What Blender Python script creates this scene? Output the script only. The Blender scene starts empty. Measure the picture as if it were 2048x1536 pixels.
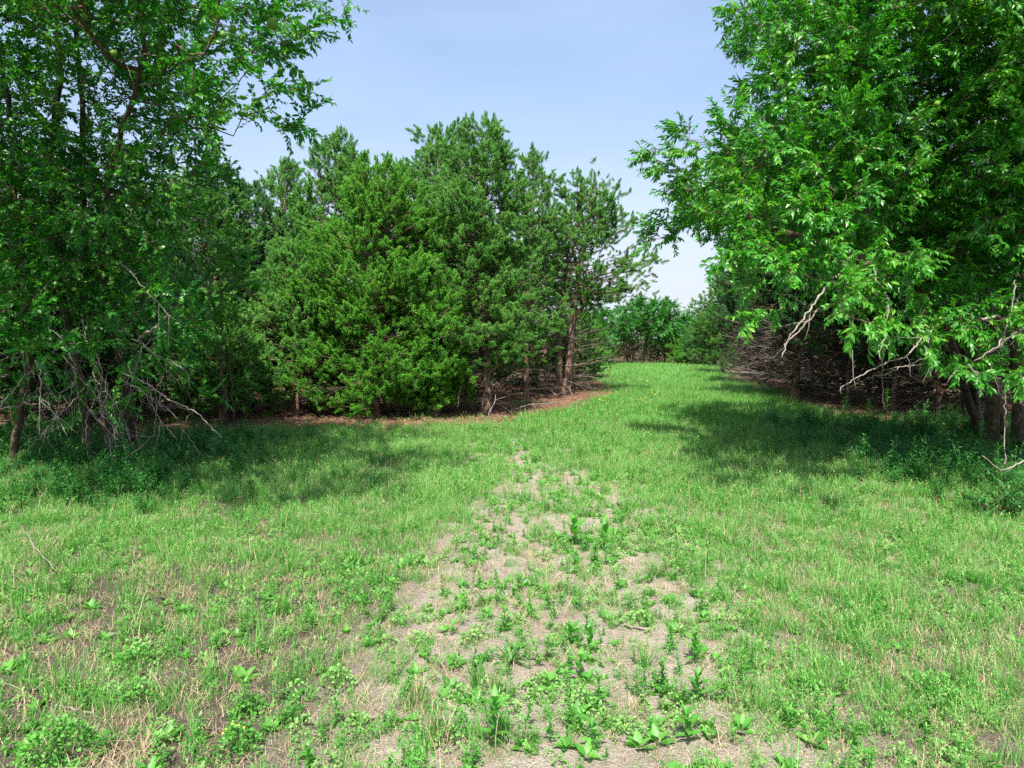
import bpy, math
import numpy as np
from mathutils import Vector, Matrix, Euler

R = math.radians
scene = bpy.context.scene
COL = scene.collection

# ------------------------------------------------------------ camera
CAM_H, PITCH, FOC = 3.0, R(3.76), 1400.0
cam_d = bpy.data.cameras.new('camera')
cam_d.sensor_width = 36.0
cam_d.lens = FOC / 2048 * 36
cam_d.clip_end = 6000
cam_o = bpy.data.objects.new('camera', cam_d)
COL.objects.link(cam_o)
cam_o.location = (0, 0, CAM_H)
cam_o.rotation_euler = (R(90) - PITCH, 0, 0)
scene.camera = cam_o

# ------------------------------------------------------------ sky, sun, exposure
SUN_EL, TRAVEL = R(57), R(8)          # light travels away from the camera and slightly to the right
world = bpy.data.worlds.new('World')
scene.world = world
world.use_nodes = True
wn, wl = world.node_tree.nodes, world.node_tree.links
wn.clear()
out = wn.new('ShaderNodeOutputWorld')
bg = wn.new('ShaderNodeBackground')
sky = wn.new('ShaderNodeTexSky')
sky.sky_type = 'NISHITA'
sky.sun_disc = False
sky.sun_elevation = SUN_EL
sky.sun_rotation = R(180) + TRAVEL
sky.altitude = 200
sky.air_density = 1.0
sky.dust_density = 2.8
sky.ozone_density = 2.2
# very thin high cloud, a little white over the blue
tc = wn.new('ShaderNodeTexCoord')
mp = wn.new('ShaderNodeMapping')
mp.inputs['Scale'].default_value = (1.0, 1.6, 4.0)
ns = wn.new('ShaderNodeTexNoise')
ns.inputs['Scale'].default_value = 2.2
ns.inputs['Detail'].default_value = 7
ns.inputs['Roughness'].default_value = 0.55
ns.inputs['Distortion'].default_value = 0.6
cr = wn.new('ShaderNodeValToRGB')
cr.color_ramp.elements[0].position = 0.38
cr.color_ramp.elements[0].color = (0.26, 0.26, 0.26, 1)
cr.color_ramp.elements[1].position = 0.78
cr.color_ramp.elements[1].color = (0.38, 0.38, 0.38, 1)
mxs = wn.new('ShaderNodeMix')
mxs.data_type = 'RGBA'
mxs.inputs[7].default_value = (5.2, 6.6, 9.4, 1)
wl.new(tc.outputs['Generated'], mp.inputs['Vector'])
wl.new(mp.outputs['Vector'], ns.inputs['Vector'])
wl.new(ns.outputs['Fac'], cr.inputs['Fac'])
wl.new(cr.outputs['Color'], mxs.inputs[0])
wl.new(sky.outputs['Color'], mxs.inputs[6])
sx = wn.new('ShaderNodeSeparateXYZ')
wl.new(tc.outputs['Generated'], sx.inputs[0])
mr = wn.new('ShaderNodeMapRange')
mr.interpolation_type = 'SMOOTHSTEP'
mr.inputs['From Min'].default_value = 0.0
mr.inputs['From Max'].default_value = 0.34
mr.inputs['To Min'].default_value = 0.9
mr.inputs['To Max'].default_value = 0.0
wl.new(sx.outputs['Z'], mr.inputs['Value'])
mxh = wn.new('ShaderNodeMix')
mxh.data_type = 'RGBA'
mxh.inputs[7].default_value = (4.7, 5.0, 5.5, 1)
wl.new(mr.outputs[0], mxh.inputs[0])
wl.new(mxs.outputs[2], mxh.inputs[6])
wl.new(mxh.outputs[2], bg.inputs['Color'])
bg.inputs['Strength'].default_value = 0.092
wl.new(bg.outputs['Background'], out.inputs['Surface'])

sun_d = bpy.data.lights.new('sun', 'SUN')
sun_d.energy = 4.9
sun_d.angle = R(0.53)
sun_d.color = (1.0, 0.955, 0.87)
sun_o = bpy.data.objects.new('sun', sun_d)
COL.objects.link(sun_o)
ldir = Vector((math.sin(TRAVEL) * math.cos(SUN_EL), math.cos(TRAVEL) * math.cos(SUN_EL), -math.sin(SUN_EL)))
sun_o.rotation_euler = ldir.to_track_quat('-Z', 'Y').to_euler()
sun_o.location = (-5, -10, 30)

vs = scene.view_settings
vs.view_transform = 'Standard'
vs.look = 'None'
vs.gamma = 1
vs.use_curve_mapping = False
vs.exposure = 1.02
cy = scene.cycles
cy.max_bounces = 7
cy.diffuse_bounces = 3
cy.transmission_bounces = 4
cy.glossy_bounces = 2
cy.transparent_max_bounces = 4
cy.sample_clamp_indirect = 4
cy.use_denoising = False

# ------------------------------------------------------------ helpers
rng = np.random.default_rng(7)


def at(u, v, d):
    """point seen at photo pixel (u, v), d metres ahead of the camera"""
    a = (u - 1024) / FOC
    b = (768 - v) / FOC
    fy = math.cos(PITCH) + b * math.sin(PITCH)
    fz = -math.sin(PITCH) + b * math.cos(PITCH)
    s = d / fy
    return np.array([a * s, d, CAM_H + fz * s])


def on_ground(u, v):
    a = (u - 1024) / FOC
    b = (768 - v) / FOC
    fy = math.cos(PITCH) + b * math.sin(PITCH)
    fz = -math.sin(PITCH) + b * math.cos(PITCH)
    s = CAM_H / -fz
    p = np.array([a * s, fy * s])
    return np.array([p[0], p[1], float(ground_z(p[0], p[1]))])


def project(P):
    P = np.atleast_2d(P)
    c, s = math.cos(PITCH), math.sin(PITCH)
    z = P[:, 2] - CAM_H
    f = P[:, 1] * c - z * s
    up = P[:, 1] * s + z * c
    f = np.maximum(f, 0.01)
    return 1024 + P[:, 0] / f * FOC, 768 - up / f * FOC, f


def _hash(ix, iy, seed):
    h = (ix.astype(np.int64) * 374761393 + iy.astype(np.int64) * 668265263 + seed * 2147483) & 0x7fffffff
    h = ((h ^ (h >> 13)) * 1274126177) & 0x7fffffff
    return ((h ^ (h >> 16)) & 0xffff) / 65535.0


def vnoise(x, y, seed=0):
    x, y = np.asarray(x, float), np.asarray(y, float)
    ix, iy = np.floor(x).astype(np.int64), np.floor(y).astype(np.int64)
    fx, fy = x - ix, y - iy
    fx, fy = fx * fx * (3 - 2 * fx), fy * fy * (3 - 2 * fy)
    a, b = _hash(ix, iy, seed), _hash(ix + 1, iy, seed)
    c, d = _hash(ix, iy + 1, seed), _hash(ix + 1, iy + 1, seed)
    return (a * (1 - fx) + b * fx) * (1 - fy) + (c * (1 - fx) + d * fx) * fy


def fbm(x, y, seed=0, octv=4):
    s, a, t = 0.0, 1.0, 0.0
    for i in range(octv):
        s = s + a * vnoise(np.asarray(x) * 2 ** i + 17 * i, np.asarray(y) * 2 ** i - 11 * i, seed + i)
        t += a
        a *= 0.5
    return s / t


def ground_z(x, y):
    x, y = np.asarray(x, float), np.asarray(y, float)
    big = (fbm(x / 6.0, y / 6.0, 3, 2) - 0.5) * 0.22
    mid = (fbm(x / 0.8, y / 0.8, 5, 3) - 0.5) * 0.05
    fine = (fbm(x / 0.17, y / 0.17, 9, 2) - 0.5) * 0.036
    return big + mid + fine


def smooth(a, b, x):
    t = np.clip((x - a) / (b - a), 0, 1)
    return t * t * (3 - 2 * t)


def bareness(x, y):
    """1 where the old track shows its pale soil, 0 in the closed grass"""
    x, y = np.asarray(x, float), np.asarray(y, float)
    cx = np.interp(y, [3, 5, 7, 10, 13, 17, 24], [0.25, 0.35, 0.55, 0.95, 0.95, 0.35, 0.3])
    w = np.interp(y, [3, 5, 7, 10, 13, 17, 20, 24], [1.55, 1.5, 1.65, 1.75, 1.15, 0.5, 0.2, 0.0])
    w = w * (0.75 + 0.5 * fbm(x / 0.9, y / 0.9, 21, 3))
    b = 1 - smooth(0.55, 1.45, np.abs(x - cx) / np.maximum(w, 0.01))
    n = 0.5 * fbm(x / 0.75, y / 0.9, 33, 3) + 0.5 * fbm(x / 0.22, y / 0.28, 34, 3)
    left = smooth(-0.5, -2.0, x) * smooth(9.5, 6.0, y) * smooth(0.42, 0.62, 0.4 * fbm(x / 1.0, y / 1.0, 44, 3) + 0.6 * fbm(x / 0.22, y / 0.25, 45, 3)) * 0.9
    right = smooth(1.5, 2.5, x) * smooth(11, 6.0, y) * smooth(0.52, 0.66, 0.4 * fbm(x / 0.8, y / 0.8, 54, 3) + 0.6 * fbm(x / 0.2, y / 0.22, 55, 3)) * 0.8
    return np.clip(np.maximum(np.maximum(smooth(0.10, 0.90, b * 0.95 + 2.6 * (n - 0.50))* smooth(0.0, 0.15, b), left), right), 0, 1)


def litter(x, y):
    """1 on the needle litter under the cedars, 0 in the clearing"""
    x, y = np.asarray(x, float), np.asarray(y, float)
    e = (fbm(x / 2.2, y / 2.2, 61, 3) - 0.5) * 3.0 + (fbm(x / 0.45, y / 0.6, 62, 3) - 0.5) * 4.0
    yl = np.interp(x, [-60, -14, -10, -7.6, -0.4, 2.0, 6.0, 6.5, 7.0], [15, 19, 21.0, 21.9, 23.1, 27.6, 37.5, 66, 400])
    a = smooth(-0.9, 1.3, y - yl + e * 0.6) * smooth(8.5, 6.0, x)
    xr = np.interp(y, [14, 20, 24, 30, 34, 50, 66, 80], [40, 15, 12.8, 12.6, 13.5, 15, 19, 24])
    b = smooth(-0.6, 0.8, x - xr + e * 0.6)
    c = smooth(79, 82, y + e)
    return np.clip(np.maximum(np.maximum(a, b), c), 0, 1)


def tag(o, label=None, cat=None, group=None, kind=None):
    if label: o['label'] = label
    if cat: o['category'] = cat
    if group: o['group'] = group
    if kind: o['kind'] = kind
    return o


def empty(name, loc, label, cat, group=None):
    o = bpy.data.objects.new(name, None)
    COL.objects.link(o)
    o.empty_display_size = 0.2
    o.location = loc
    return tag(o, label, cat, group)


def mesh_np(name, verts, faces, mat, smooth_sh=False):
    """faces: list of int arrays (n, k)"""
    me = bpy.data.meshes.new(name)
    verts = np.asarray(verts, np.float32)
    if not isinstance(faces, list):
        faces = [faces]
    faces = [np.asarray(f, np.int32) for f in faces if len(f)]
    loops = np.concatenate([f.ravel() for f in faces])
    counts = np.concatenate([np.full(len(f), f.shape[1], np.int32) for f in faces])
    starts = np.concatenate([[0], np.cumsum(counts)[:-1]]).astype(np.int32)
    me.vertices.add(len(verts))
    me.vertices.foreach_set('co', verts.ravel())
    me.loops.add(len(loops))
    me.loops.foreach_set('vertex_index', loops)
    me.polygons.add(len(counts))
    me.polygons.foreach_set('loop_start', starts)
    me.polygons.foreach_set('loop_total', counts)
    if smooth_sh:
        me.polygons.foreach_set('use_smooth', np.ones(len(counts), bool))
    mats = mat if isinstance(mat, (list, tuple)) else [mat]
    for m in mats:
        me.materials.append(m)
    me.update(calc_edges=True)
    return me


def link(name, me, parent=None, loc=None, rot=None, kind=None, label=None, scale=None):
    o = bpy.data.objects.new(name, me)
    COL.objects.link(o)
    if parent is not None: o.parent = parent
    if loc is not None: o.location = loc
    if rot is not None: o.rotation_euler = rot
    if scale is not None: o.scale = scale
    if kind: o['kind'] = kind
    if label: o['label'] = label
    return o


class Soup:
    """collects pieces that become ONE mesh"""
    def __init__(self):
        self.v, self.f, self.n, self.mi = [], {}, 0, {}

    def add(self, v, faces, mi=0):
        for f in faces:
            f = np.asarray(f)
            self.f.setdefault((f.shape[1], mi), []).append(f + self.n)
        self.v.append(np.asarray(v, float))
        self.n += len(v)

    def mesh(self, name, mat, smooth_sh=False):
        keys = sorted(self.f)
        fs = [np.concatenate(self.f[k]) for k in keys]
        me = mesh_np(name, np.concatenate(self.v), fs, mat, smooth_sh)
        mi = np.concatenate([np.full(len(f), k[1], np.int32) for f, k in zip(fs, keys)])
        me.polygons.foreach_set('material_index', mi)
        return me


def tube(P, rad, sides=5, wob=0.0, seed=0, cap=True):
    P = np.asarray(P, float)
    n = len(P)
    rad = np.broadcast_to(np.asarray(rad, float), (n,))
    T = np.gradient(P, axis=0)
    T /= np.linalg.norm(T, axis=1)[:, None] + 1e-9
    ref = np.array([0.31, 0.87, 0.12]) if abs(T[0, 2]) > 0.7 else np.array([0.05, 0.1, 1.0])
    A = np.cross(T, ref)
    A /= np.linalg.norm(A, axis=1)[:, None] + 1e-9
    B = np.cross(T, A)
    th = np.linspace(0, 2 * np.pi, sides, endpoint=False)
    rr = rad[:, None] * np.ones((1, sides))
    if wob:
        g = np.random.default_rng(seed)
        prof = 1 + wob * np.sin(th * 3 + g.uniform(0, 6)) + wob * 0.8 * np.sin(th * 5 + g.uniform(0, 6))
        rr = rr * prof[None, :] * (1 + g.normal(0, wob * 0.35, (n, sides)))
    V = P[:, None, :] + rr[..., None] * (np.cos(th)[None, :, None] * A[:, None, :] + np.sin(th)[None, :, None] * B[:, None, :])
    V = V.reshape(-1, 3)
    i = np.arange(n - 1)[:, None] * sides
    j = np.arange(sides)[None, :]
    k = (j + 1) % sides
    F = np.stack([i + j, i + k, i + sides + k, i + sides + j], -1).reshape(-1, 4)
    fs = [F]
    if cap:
        V = np.concatenate([V, P[-1:] + T[-1:] * rad[-1] * 0.6])
        top = (n - 1) * sides
        fs.append(np.stack([top + np.arange(sides), top + (np.arange(sides) + 1) % sides, np.full(sides, len(V) - 1)], -1))
    return V, fs


def frames(D, up=None, roll=None):
    """rotation matrices whose X axis is D"""
    D = D / (np.linalg.norm(D, axis=1)[:, None] + 1e-9)
    if up is None:
        up = np.tile([0, 0, 1.0], (len(D), 1))
    Y = np.cross(up, D)
    bad = np.linalg.norm(Y, axis=1) < 1e-3
    Y[bad] = [0, 1, 0]
    Y /= np.linalg.norm(Y, axis=1)[:, None]
    Z = np.cross(D, Y)
    if roll is not None:
        c, s = np.cos(roll)[:, None], np.sin(roll)[:, None]
        Y, Z = Y * c + Z * s, Z * c - Y * s
    return np.stack([D, Y, Z], axis=2)


def eulers(M):
    ry = np.arcsin(np.clip(-M[:, 2, 0], -1, 1))
    rx = np.arctan2(M[:, 2, 1], M[:, 2, 2])
    rz = np.arctan2(M[:, 1, 0], M[:, 0, 0])
    return np.stack([rx, ry, rz], 1)


# ------------------------------------------------------------ materials
def nodes_of(m):
    m.use_nodes = True
    nt = m.node_tree
    nt.nodes.clear()
    return nt, nt.nodes.new, nt.links.new


def ramp(new, stops):
    r = new('ShaderNodeValToRGB')
    e = r.color_ramp.elements
    while len(e) < len(stops): e.new(0.5)
    for k, (p, c) in zip(e, stops):
        k.position = p
        k.color = (c[0], c[1], c[2], 1)
    return r


def leaf_mat(name, cols, trans=0.35, rough=0.45, patch=0.9, spec=0.4, tcol=None):
    m = bpy.data.materials.new(name)
    nt, new, ln = nodes_of(m)
    o = new('ShaderNodeOutputMaterial')
    geo = new('ShaderNodeNewGeometry')
    oi = new('ShaderNodeObjectInfo')
    nz = new('ShaderNodeTexNoise')
    nz.inputs['Scale'].default_value = patch
    nz.inputs['Detail'].default_value = 2
    ln(geo.outputs['Position'], nz.inputs['Vector'])
    a = new('ShaderNodeMath'); a.operation = 'MULTIPLY'; a.inputs[1].default_value = 0.6
    ln(geo.outputs['Random Per Island'], a.inputs[0])
    b = new('ShaderNodeMath'); b.operation = 'MULTIPLY_ADD'; b.inputs[1].default_value = 0.25
    ln(oi.outputs['Random'], b.inputs[0]); ln(a.outputs[0], b.inputs[2])
    c = new('ShaderNodeMath'); c.operation = 'MULTIPLY_ADD'; c.inputs[1].default_value = 0.9
    ln(nz.outputs['Fac'], c.inputs[0]); ln(b.outputs[0], c.inputs[2])
    d = new('ShaderNodeMath'); d.operation = 'SUBTRACT'; d.inputs[1].default_value = 0.38
    ln(c.outputs[0], d.inputs[0])
    rp = ramp(new, [(i / (len(cols) - 1), k) for i, k in enumerate(cols)])
    ln(d.outputs[0], rp.inputs['Fac'])
    p = new('ShaderNodeBsdfPrincipled')
    p.inputs['Roughness'].default_value = rough
    p.inputs['Specular IOR Level'].default_value = spec
    ln(rp.outputs['Color'], p.inputs['Base Color'])
    t = new('ShaderNodeBsdfTranslucent')
    hs = new('ShaderNodeMix'); hs.data_type = 'RGBA'; hs.blend_type = 'MULTIPLY'
    hs.inputs[0].default_value = 1.0
    hs.inputs[7].default_value = (tcol or (1.35, 1.5, 0.5)) + (1,)
    ln(rp.outputs['Color'], hs.inputs[6])
    ln(hs.outputs[2], t.inputs['Color'])
    mx = new('ShaderNodeMixShader')
    mx.inputs[0].default_value = trans
    ln(p.outputs[0], mx.inputs[1]); ln(t.outputs[0], mx.inputs[2])
    ln(mx.outputs[0], o.inputs['Surface'])
    return m


def bark_mat(name, c1, c2, c3, scale=6.0, stretch=6.0, bump=0.6):
    m = bpy.data.materials.new(name)
    nt, new, ln = nodes_of(m)
    o = new('ShaderNodeOutputMaterial')
    geo = new('ShaderNodeNewGeometry')
    mp = new('ShaderNodeMapping')
    mp.inputs['Scale'].default_value = (scale, scale, scale / stretch)
    ln(geo.outputs['Position'], mp.inputs['Vector'])
    nz = new('ShaderNodeTexNoise')
    nz.inputs['Scale'].default_value = 3.0
    nz.inputs['Detail'].default_value = 5
    ln(mp.outputs[0], nz.inputs['Vector'])
    n2 = new('ShaderNodeTexNoise')
    n2.inputs['Scale'].default_value = 2.5
    ln(geo.outputs['Position'], n2.inputs['Vector'])
    rp = ramp(new, [(0.3, c1), (0.52, c2), (0.72, c3)])
    ad = new('ShaderNodeMath'); ad.operation = 'MULTIPLY_ADD'; ad.inputs[1].default_value = 0.5
    ln(n2.outputs['Fac'], ad.inputs[0])
    sb = new('ShaderNodeMath'); sb.operation = 'SUBTRACT'; sb.inputs[1].default_value = 0.25
    ln(nz.outputs['Fac'], ad.inputs[2]); ln(ad.outputs[0], sb.inputs[0])
    ln(sb.outputs[0], rp.inputs['Fac'])
    p = new('ShaderNodeBsdfPrincipled')
    p.inputs['Roughness'].default_value = 0.9
    p.inputs['Specular IOR Level'].default_value = 0.15
    ln(rp.outputs['Color'], p.inputs['Base Color'])
    bp = new('ShaderNodeBump')
    bp.inputs['Strength'].default_value = bump
    bp.inputs['Distance'].default_value = 0.03
    ln(nz.outputs['Fac'], bp.inputs['Height']); ln(bp.outputs[0], p.inputs['Normal'])
    ln(p.outputs[0], o.inputs['Surface'])
    return m


def plain_mat(name, cols, rough=0.8, scale=8.0):
    m = bpy.data.materials.new(name)
    nt, new, ln = nodes_of(m)
    o = new('ShaderNodeOutputMaterial')
    geo = new('ShaderNodeNewGeometry')
    nz = new('ShaderNodeTexNoise')
    nz.inputs['Scale'].default_value = scale
    nz.inputs['Detail'].default_value = 4
    ln(geo.outputs['Position'], nz.inputs['Vector'])
    ad = new('ShaderNodeMath'); ad.operation = 'MULTIPLY_ADD'; ad.inputs[1].default_value = 0.4
    ad.use_clamp = True
    ln(geo.outputs['Random Per Island'], ad.inputs[0]); ln(nz.outputs['Fac'], ad.inputs[2])
    rp = ramp(new, [(0.25 + 0.7 * i / max(len(cols) - 1, 1), k) for i, k in enumerate(cols)])
    ln(ad.outputs[0], rp.inputs['Fac'])
    p = new('ShaderNodeBsdfPrincipled')
    p.inputs['Roughness'].default_value = rough
    p.inputs['Specular IOR Level'].default_value = 0.2
    ln(rp.outputs['Color'], p.inputs['Base Color'])
    ln(p.outputs[0], o.inputs['Surface'])
    return m


M_OSAGE = leaf_mat('osage_leaf', [(0.012, 0.10, 0.014), (0.022, 0.18, 0.018), (0.055, 0.26, 0.022), (0.17, 0.36, 0.035)], 0.34, 0.36, 0.8, 0.5)
M_OSAGE2 = leaf_mat('long_leaf', [(0.018, 0.13, 0.014), (0.036, 0.23, 0.018), (0.085, 0.32, 0.026), (0.22, 0.42, 0.045)], 0.36, 0.36, 0.8, 0.5)
M_SHRUB = leaf_mat('shrub_leaf', [(0.03, 0.14, 0.012), (0.06, 0.21, 0.016), (0.10, 0.29, 0.03)], 0.4, 0.4, 0.9, 0.5)
M_CEDAR_G = leaf_mat('cedar_grey_green', [(0.04, 0.165, 0.022), (0.075, 0.26, 0.034), (0.135, 0.35, 0.055), (0.22, 0.41, 0.08)], 0.25, 0.6, 1.1, 0.25)
M_CEDAR_B = leaf_mat('cedar_bright_green', [(0.035, 0.16, 0.012), (0.065, 0.27, 0.016), (0.12, 0.36, 0.026), (0.20, 0.42, 0.045)], 0.25, 0.6, 1.1, 0.25)
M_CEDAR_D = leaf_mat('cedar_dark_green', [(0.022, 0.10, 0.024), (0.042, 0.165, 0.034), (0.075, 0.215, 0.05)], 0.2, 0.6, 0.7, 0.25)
M_FAR = leaf_mat('far_leaf', [(0.025, 0.13, 0.025), (0.05, 0.22, 0.038), (0.09, 0.31, 0.055)], 0.35, 0.5, 0.35, 0.35)
M_GRASS = leaf_mat('grass_blade', [(0.05, 0.19, 0.028), (0.10, 0.33, 0.048), (0.165, 0.44, 0.08), (0.28, 0.50, 0.15)], 0.42, 0.5, 0.9, 0.35, (1.1, 1.25, 0.6))
M_GRASSDRY = plain_mat('dry_grass', [(0.20, 0.14, 0.09), (0.34, 0.25, 0.16), (0.48, 0.38, 0.25)], 0.8, 4.0)
M_WEED = leaf_mat('weed_leaf', [(0.055, 0.19, 0.03), (0.10, 0.32, 0.045), (0.18, 0.44, 0.08)], 0.38, 0.45, 1.4, 0.4, (1.1, 1.3, 0.5))
M_CLOVER = leaf_mat('pale_weed_leaf', [(0.16, 0.33, 0.08), (0.22, 0.42, 0.11), (0.30, 0.50, 0.16)], 0.35, 0.5, 2.0, 0.3, (1.0, 1.1, 0.6))
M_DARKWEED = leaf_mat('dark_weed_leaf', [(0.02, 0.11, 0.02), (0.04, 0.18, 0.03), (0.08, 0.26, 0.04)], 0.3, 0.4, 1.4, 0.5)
M_SEED = plain_mat('seed_head', [(0.16, 0.24, 0.08), (0.26, 0.33, 0.13), (0.36, 0.36, 0.18)], 0.8, 5.0)
M_BARK = bark_mat('osage_bark', (0.045, 0.034, 0.025), (0.10, 0.075, 0.052), (0.20, 0.155, 0.115), 6, 5, 0.8)
M_CBARK = bark_mat('cedar_bark', (0.09, 0.05, 0.035), (0.22, 0.14, 0.10), (0.40, 0.31, 0.25), 8, 9, 0.9)
M_DEAD = plain_mat('weathered_dead_wood', [(0.09, 0.075, 0.062), (0.19, 0.16, 0.135), (0.33, 0.29, 0.25)], 0.85, 5.0)
M_REDDEAD = plain_mat('brown_dead_wood', [(0.035, 0.024, 0.02), (0.075, 0.052, 0.042), (0.19, 0.15, 0.125)], 0.85, 5.0)
M_FRUIT = plain_mat('hedge_apple_skin', [(0.07, 0.19, 0.02), (0.13, 0.27, 0.035)], 0.5, 30.0)
M_LITTER = plain_mat('needle_litter_pieces', [(0.11, 0.05, 0.03), (0.24, 0.12, 0.075), (0.42, 0.27, 0.18)], 0.9, 6.0)
M_YELLOW = plain_mat('yellow_petal', [(0.75, 0.60, 0.03), (0.85, 0.72, 0.06)], 0.5, 8.0)
M_BROWNFOL = plain_mat('dead_cedar_foliage', [(0.28, 0.11, 0.05), (0.42, 0.19, 0.09)], 0.8, 8.0)


def soil_mat():
    m = bpy.data.materials.new('soil')
    nt, new, ln = nodes_of(m)
    o = new('ShaderNodeOutputMaterial')
    geo = new('ShaderNodeNewGeometry')
    at1 = new('ShaderNodeAttribute'); at1.attribute_name = 'bare'
    at2 = new('ShaderNodeAttribute'); at2.attribute_name = 'litter'
    at3 = new('ShaderNodeAttribute'); at3.attribute_name = 'pale'

    def noise(scale, det=6, rough=0.6):
        n = new('ShaderNodeTexNoise')
        n.inputs['Scale'].default_value = scale
        n.inputs['Detail'].default_value = det
        n.inputs['Roughness'].default_value = rough
        ln(geo.outputs['Position'], n.inputs['Vector'])
        return n
    n1, n2, n3 = noise(1.7), noise(14, 8, 0.7), noise(60, 5)
    pale = ramp(new, [(0.25, (0.27, 0.215, 0.17)), (0.5, (0.44, 0.37, 0.30)), (0.75, (0.58, 0.505, 0.43))])
    dark = ramp(new, [(0.25, (0.055, 0.040, 0.034)), (0.5, (0.115, 0.085, 0.070)), (0.75, (0.21, 0.165, 0.135))])
    lit = ramp(new, [(0.3, (0.065, 0.036, 0.025)), (0.5, (0.155, 0.088, 0.06)), (0.7, (0.30, 0.195, 0.14))])
    mixn = new('ShaderNodeMath'); mixn.operation = 'MULTIPLY_ADD'; mixn.inputs[1].default_value = 0.5
    hf = new('ShaderNodeMath'); hf.operation = 'MULTIPLY'; hf.inputs[1].default_value = 0.5
    ln(n2.outputs['Fac'], hf.inputs[0])
    ln(n1.outputs['Fac'], mixn.inputs[0]); ln(hf.outputs[0], mixn.inputs[2])
    for r_ in (pale, dark):
        ln(mixn.outputs[0], r_.inputs['Fac'])
    ln(n2.outputs['Fac'], lit.inputs['Fac'])
    a = new('ShaderNodeMix'); a.data_type = 'RGBA'
    ln(at3.outputs['Fac'], a.inputs[0]); ln(dark.outputs['Color'], a.inputs[6]); ln(pale.outputs['Color'], a.inputs[7])
    b = new('ShaderNodeMix'); b.data_type = 'RGBA'
    ln(at2.outputs['Fac'], b.inputs[0]); ln(a.outputs[2], b.inputs[6]); ln(lit.outputs['Color'], b.inputs[7])
    # small crumbs and pebbles
    vo = new('ShaderNodeTexVoronoi')
    vo.inputs['Scale'].default_value = 45
    ln(geo.outputs['Position'], vo.inputs['Vector'])
    p = new('ShaderNodeBsdfPrincipled')
    p.inputs['Roughness'].default_value = 0.95
    p.inputs['Specular IOR Level'].default_value = 0.1
    ln(b.outputs[2], p.inputs['Base Color'])
    h = new('ShaderNodeMath'); h.operation = 'MULTIPLY_ADD'; h.inputs[1].default_value = -0.5
    ln(vo.outputs['Distance'], h.inputs[0])
    h2 = new('ShaderNodeMath'); h2.operation = 'ADD'
    ln(n2.outputs['Fac'], h2.inputs[0]); ln(n3.outputs['Fac'], h2.inputs[1])
    ln(h2.outputs[0], h.inputs[2])
    bp = new('ShaderNodeBump')
    bp.inputs['Strength'].default_value = 0.95
    bp.inputs['Distance'].default_value = 0.05
    ln(h.outputs[0], bp.inputs['Height']); ln(bp.outputs[0], p.inputs['Normal'])
    ln(p.outputs[0], o.inputs['Surface'])
    return m


# ------------------------------------------------------------ ground sheet
def axis(lo, hi, d, far, grow=1.12):
    a = list(np.arange(lo, hi + 1e-6, d))
    s, p = d, a[-1]
    while p < far:
        s *= grow
        p += s
        a.append(p)
    s, p = d, a[0]
    while p > -far:
        s *= grow
        p -= s
        a.insert(0, p)
    return np.array(a)


gx, gy = axis(-8, 9, 0.07, 2500), axis(3.0, 20, 0.07, 2500)
GX, GY = np.meshgrid(gx, gy)
GZ = ground_z(GX, GY)
nx, ny = len(gx), len(gy)
i = np.arange(ny - 1)[:, None] * nx + np.arange(nx - 1)[None, :]
F = np.stack([i, i + 1, i + nx + 1, i + nx], -1).reshape(-1, 4)
gme = mesh_np('ground', np.stack([GX, GY, GZ], -1).reshape(-1, 3), F, soil_mat(), True)
fx, fy_ = GX.ravel(), GY.ravel()
bare_v = bareness(fx, fy_)
core = 1 - smooth(0.9, 1.8, np.abs(fx - np.interp(fy_, [3, 7, 13, 20], [0.35, 0.6, 0.95, 0.4])) / 1.5)
for nm, val in (('bare', bare_v), ('litter', litter(fx, fy_)),
                ('pale', np.clip(core * 0.85 + 0.15 * smooth(-0.5, 3, fx) + 0.05, 0, 1))):
    at_ = gme.attributes.new(nm, 'FLOAT', 'POINT')
    at_.data.foreach_set('value', val.astype(np.float32))
g_o = link('ground', gme, kind='structure')
g_o['label'] = 'pale tan soil of the old track with darker earth at its sides'

# ------------------------------------------------------------ scatter by geometry nodes
_groups = {}


def variants(name, meshes):
    """source shapes kept in a collection of their own that is not linked into the scene"""
    c = bpy.data.collections.new(name)
    for me in meshes:
        o = bpy.data.objects.new(name, me)
        c.objects.link(o)
    return c


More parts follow.
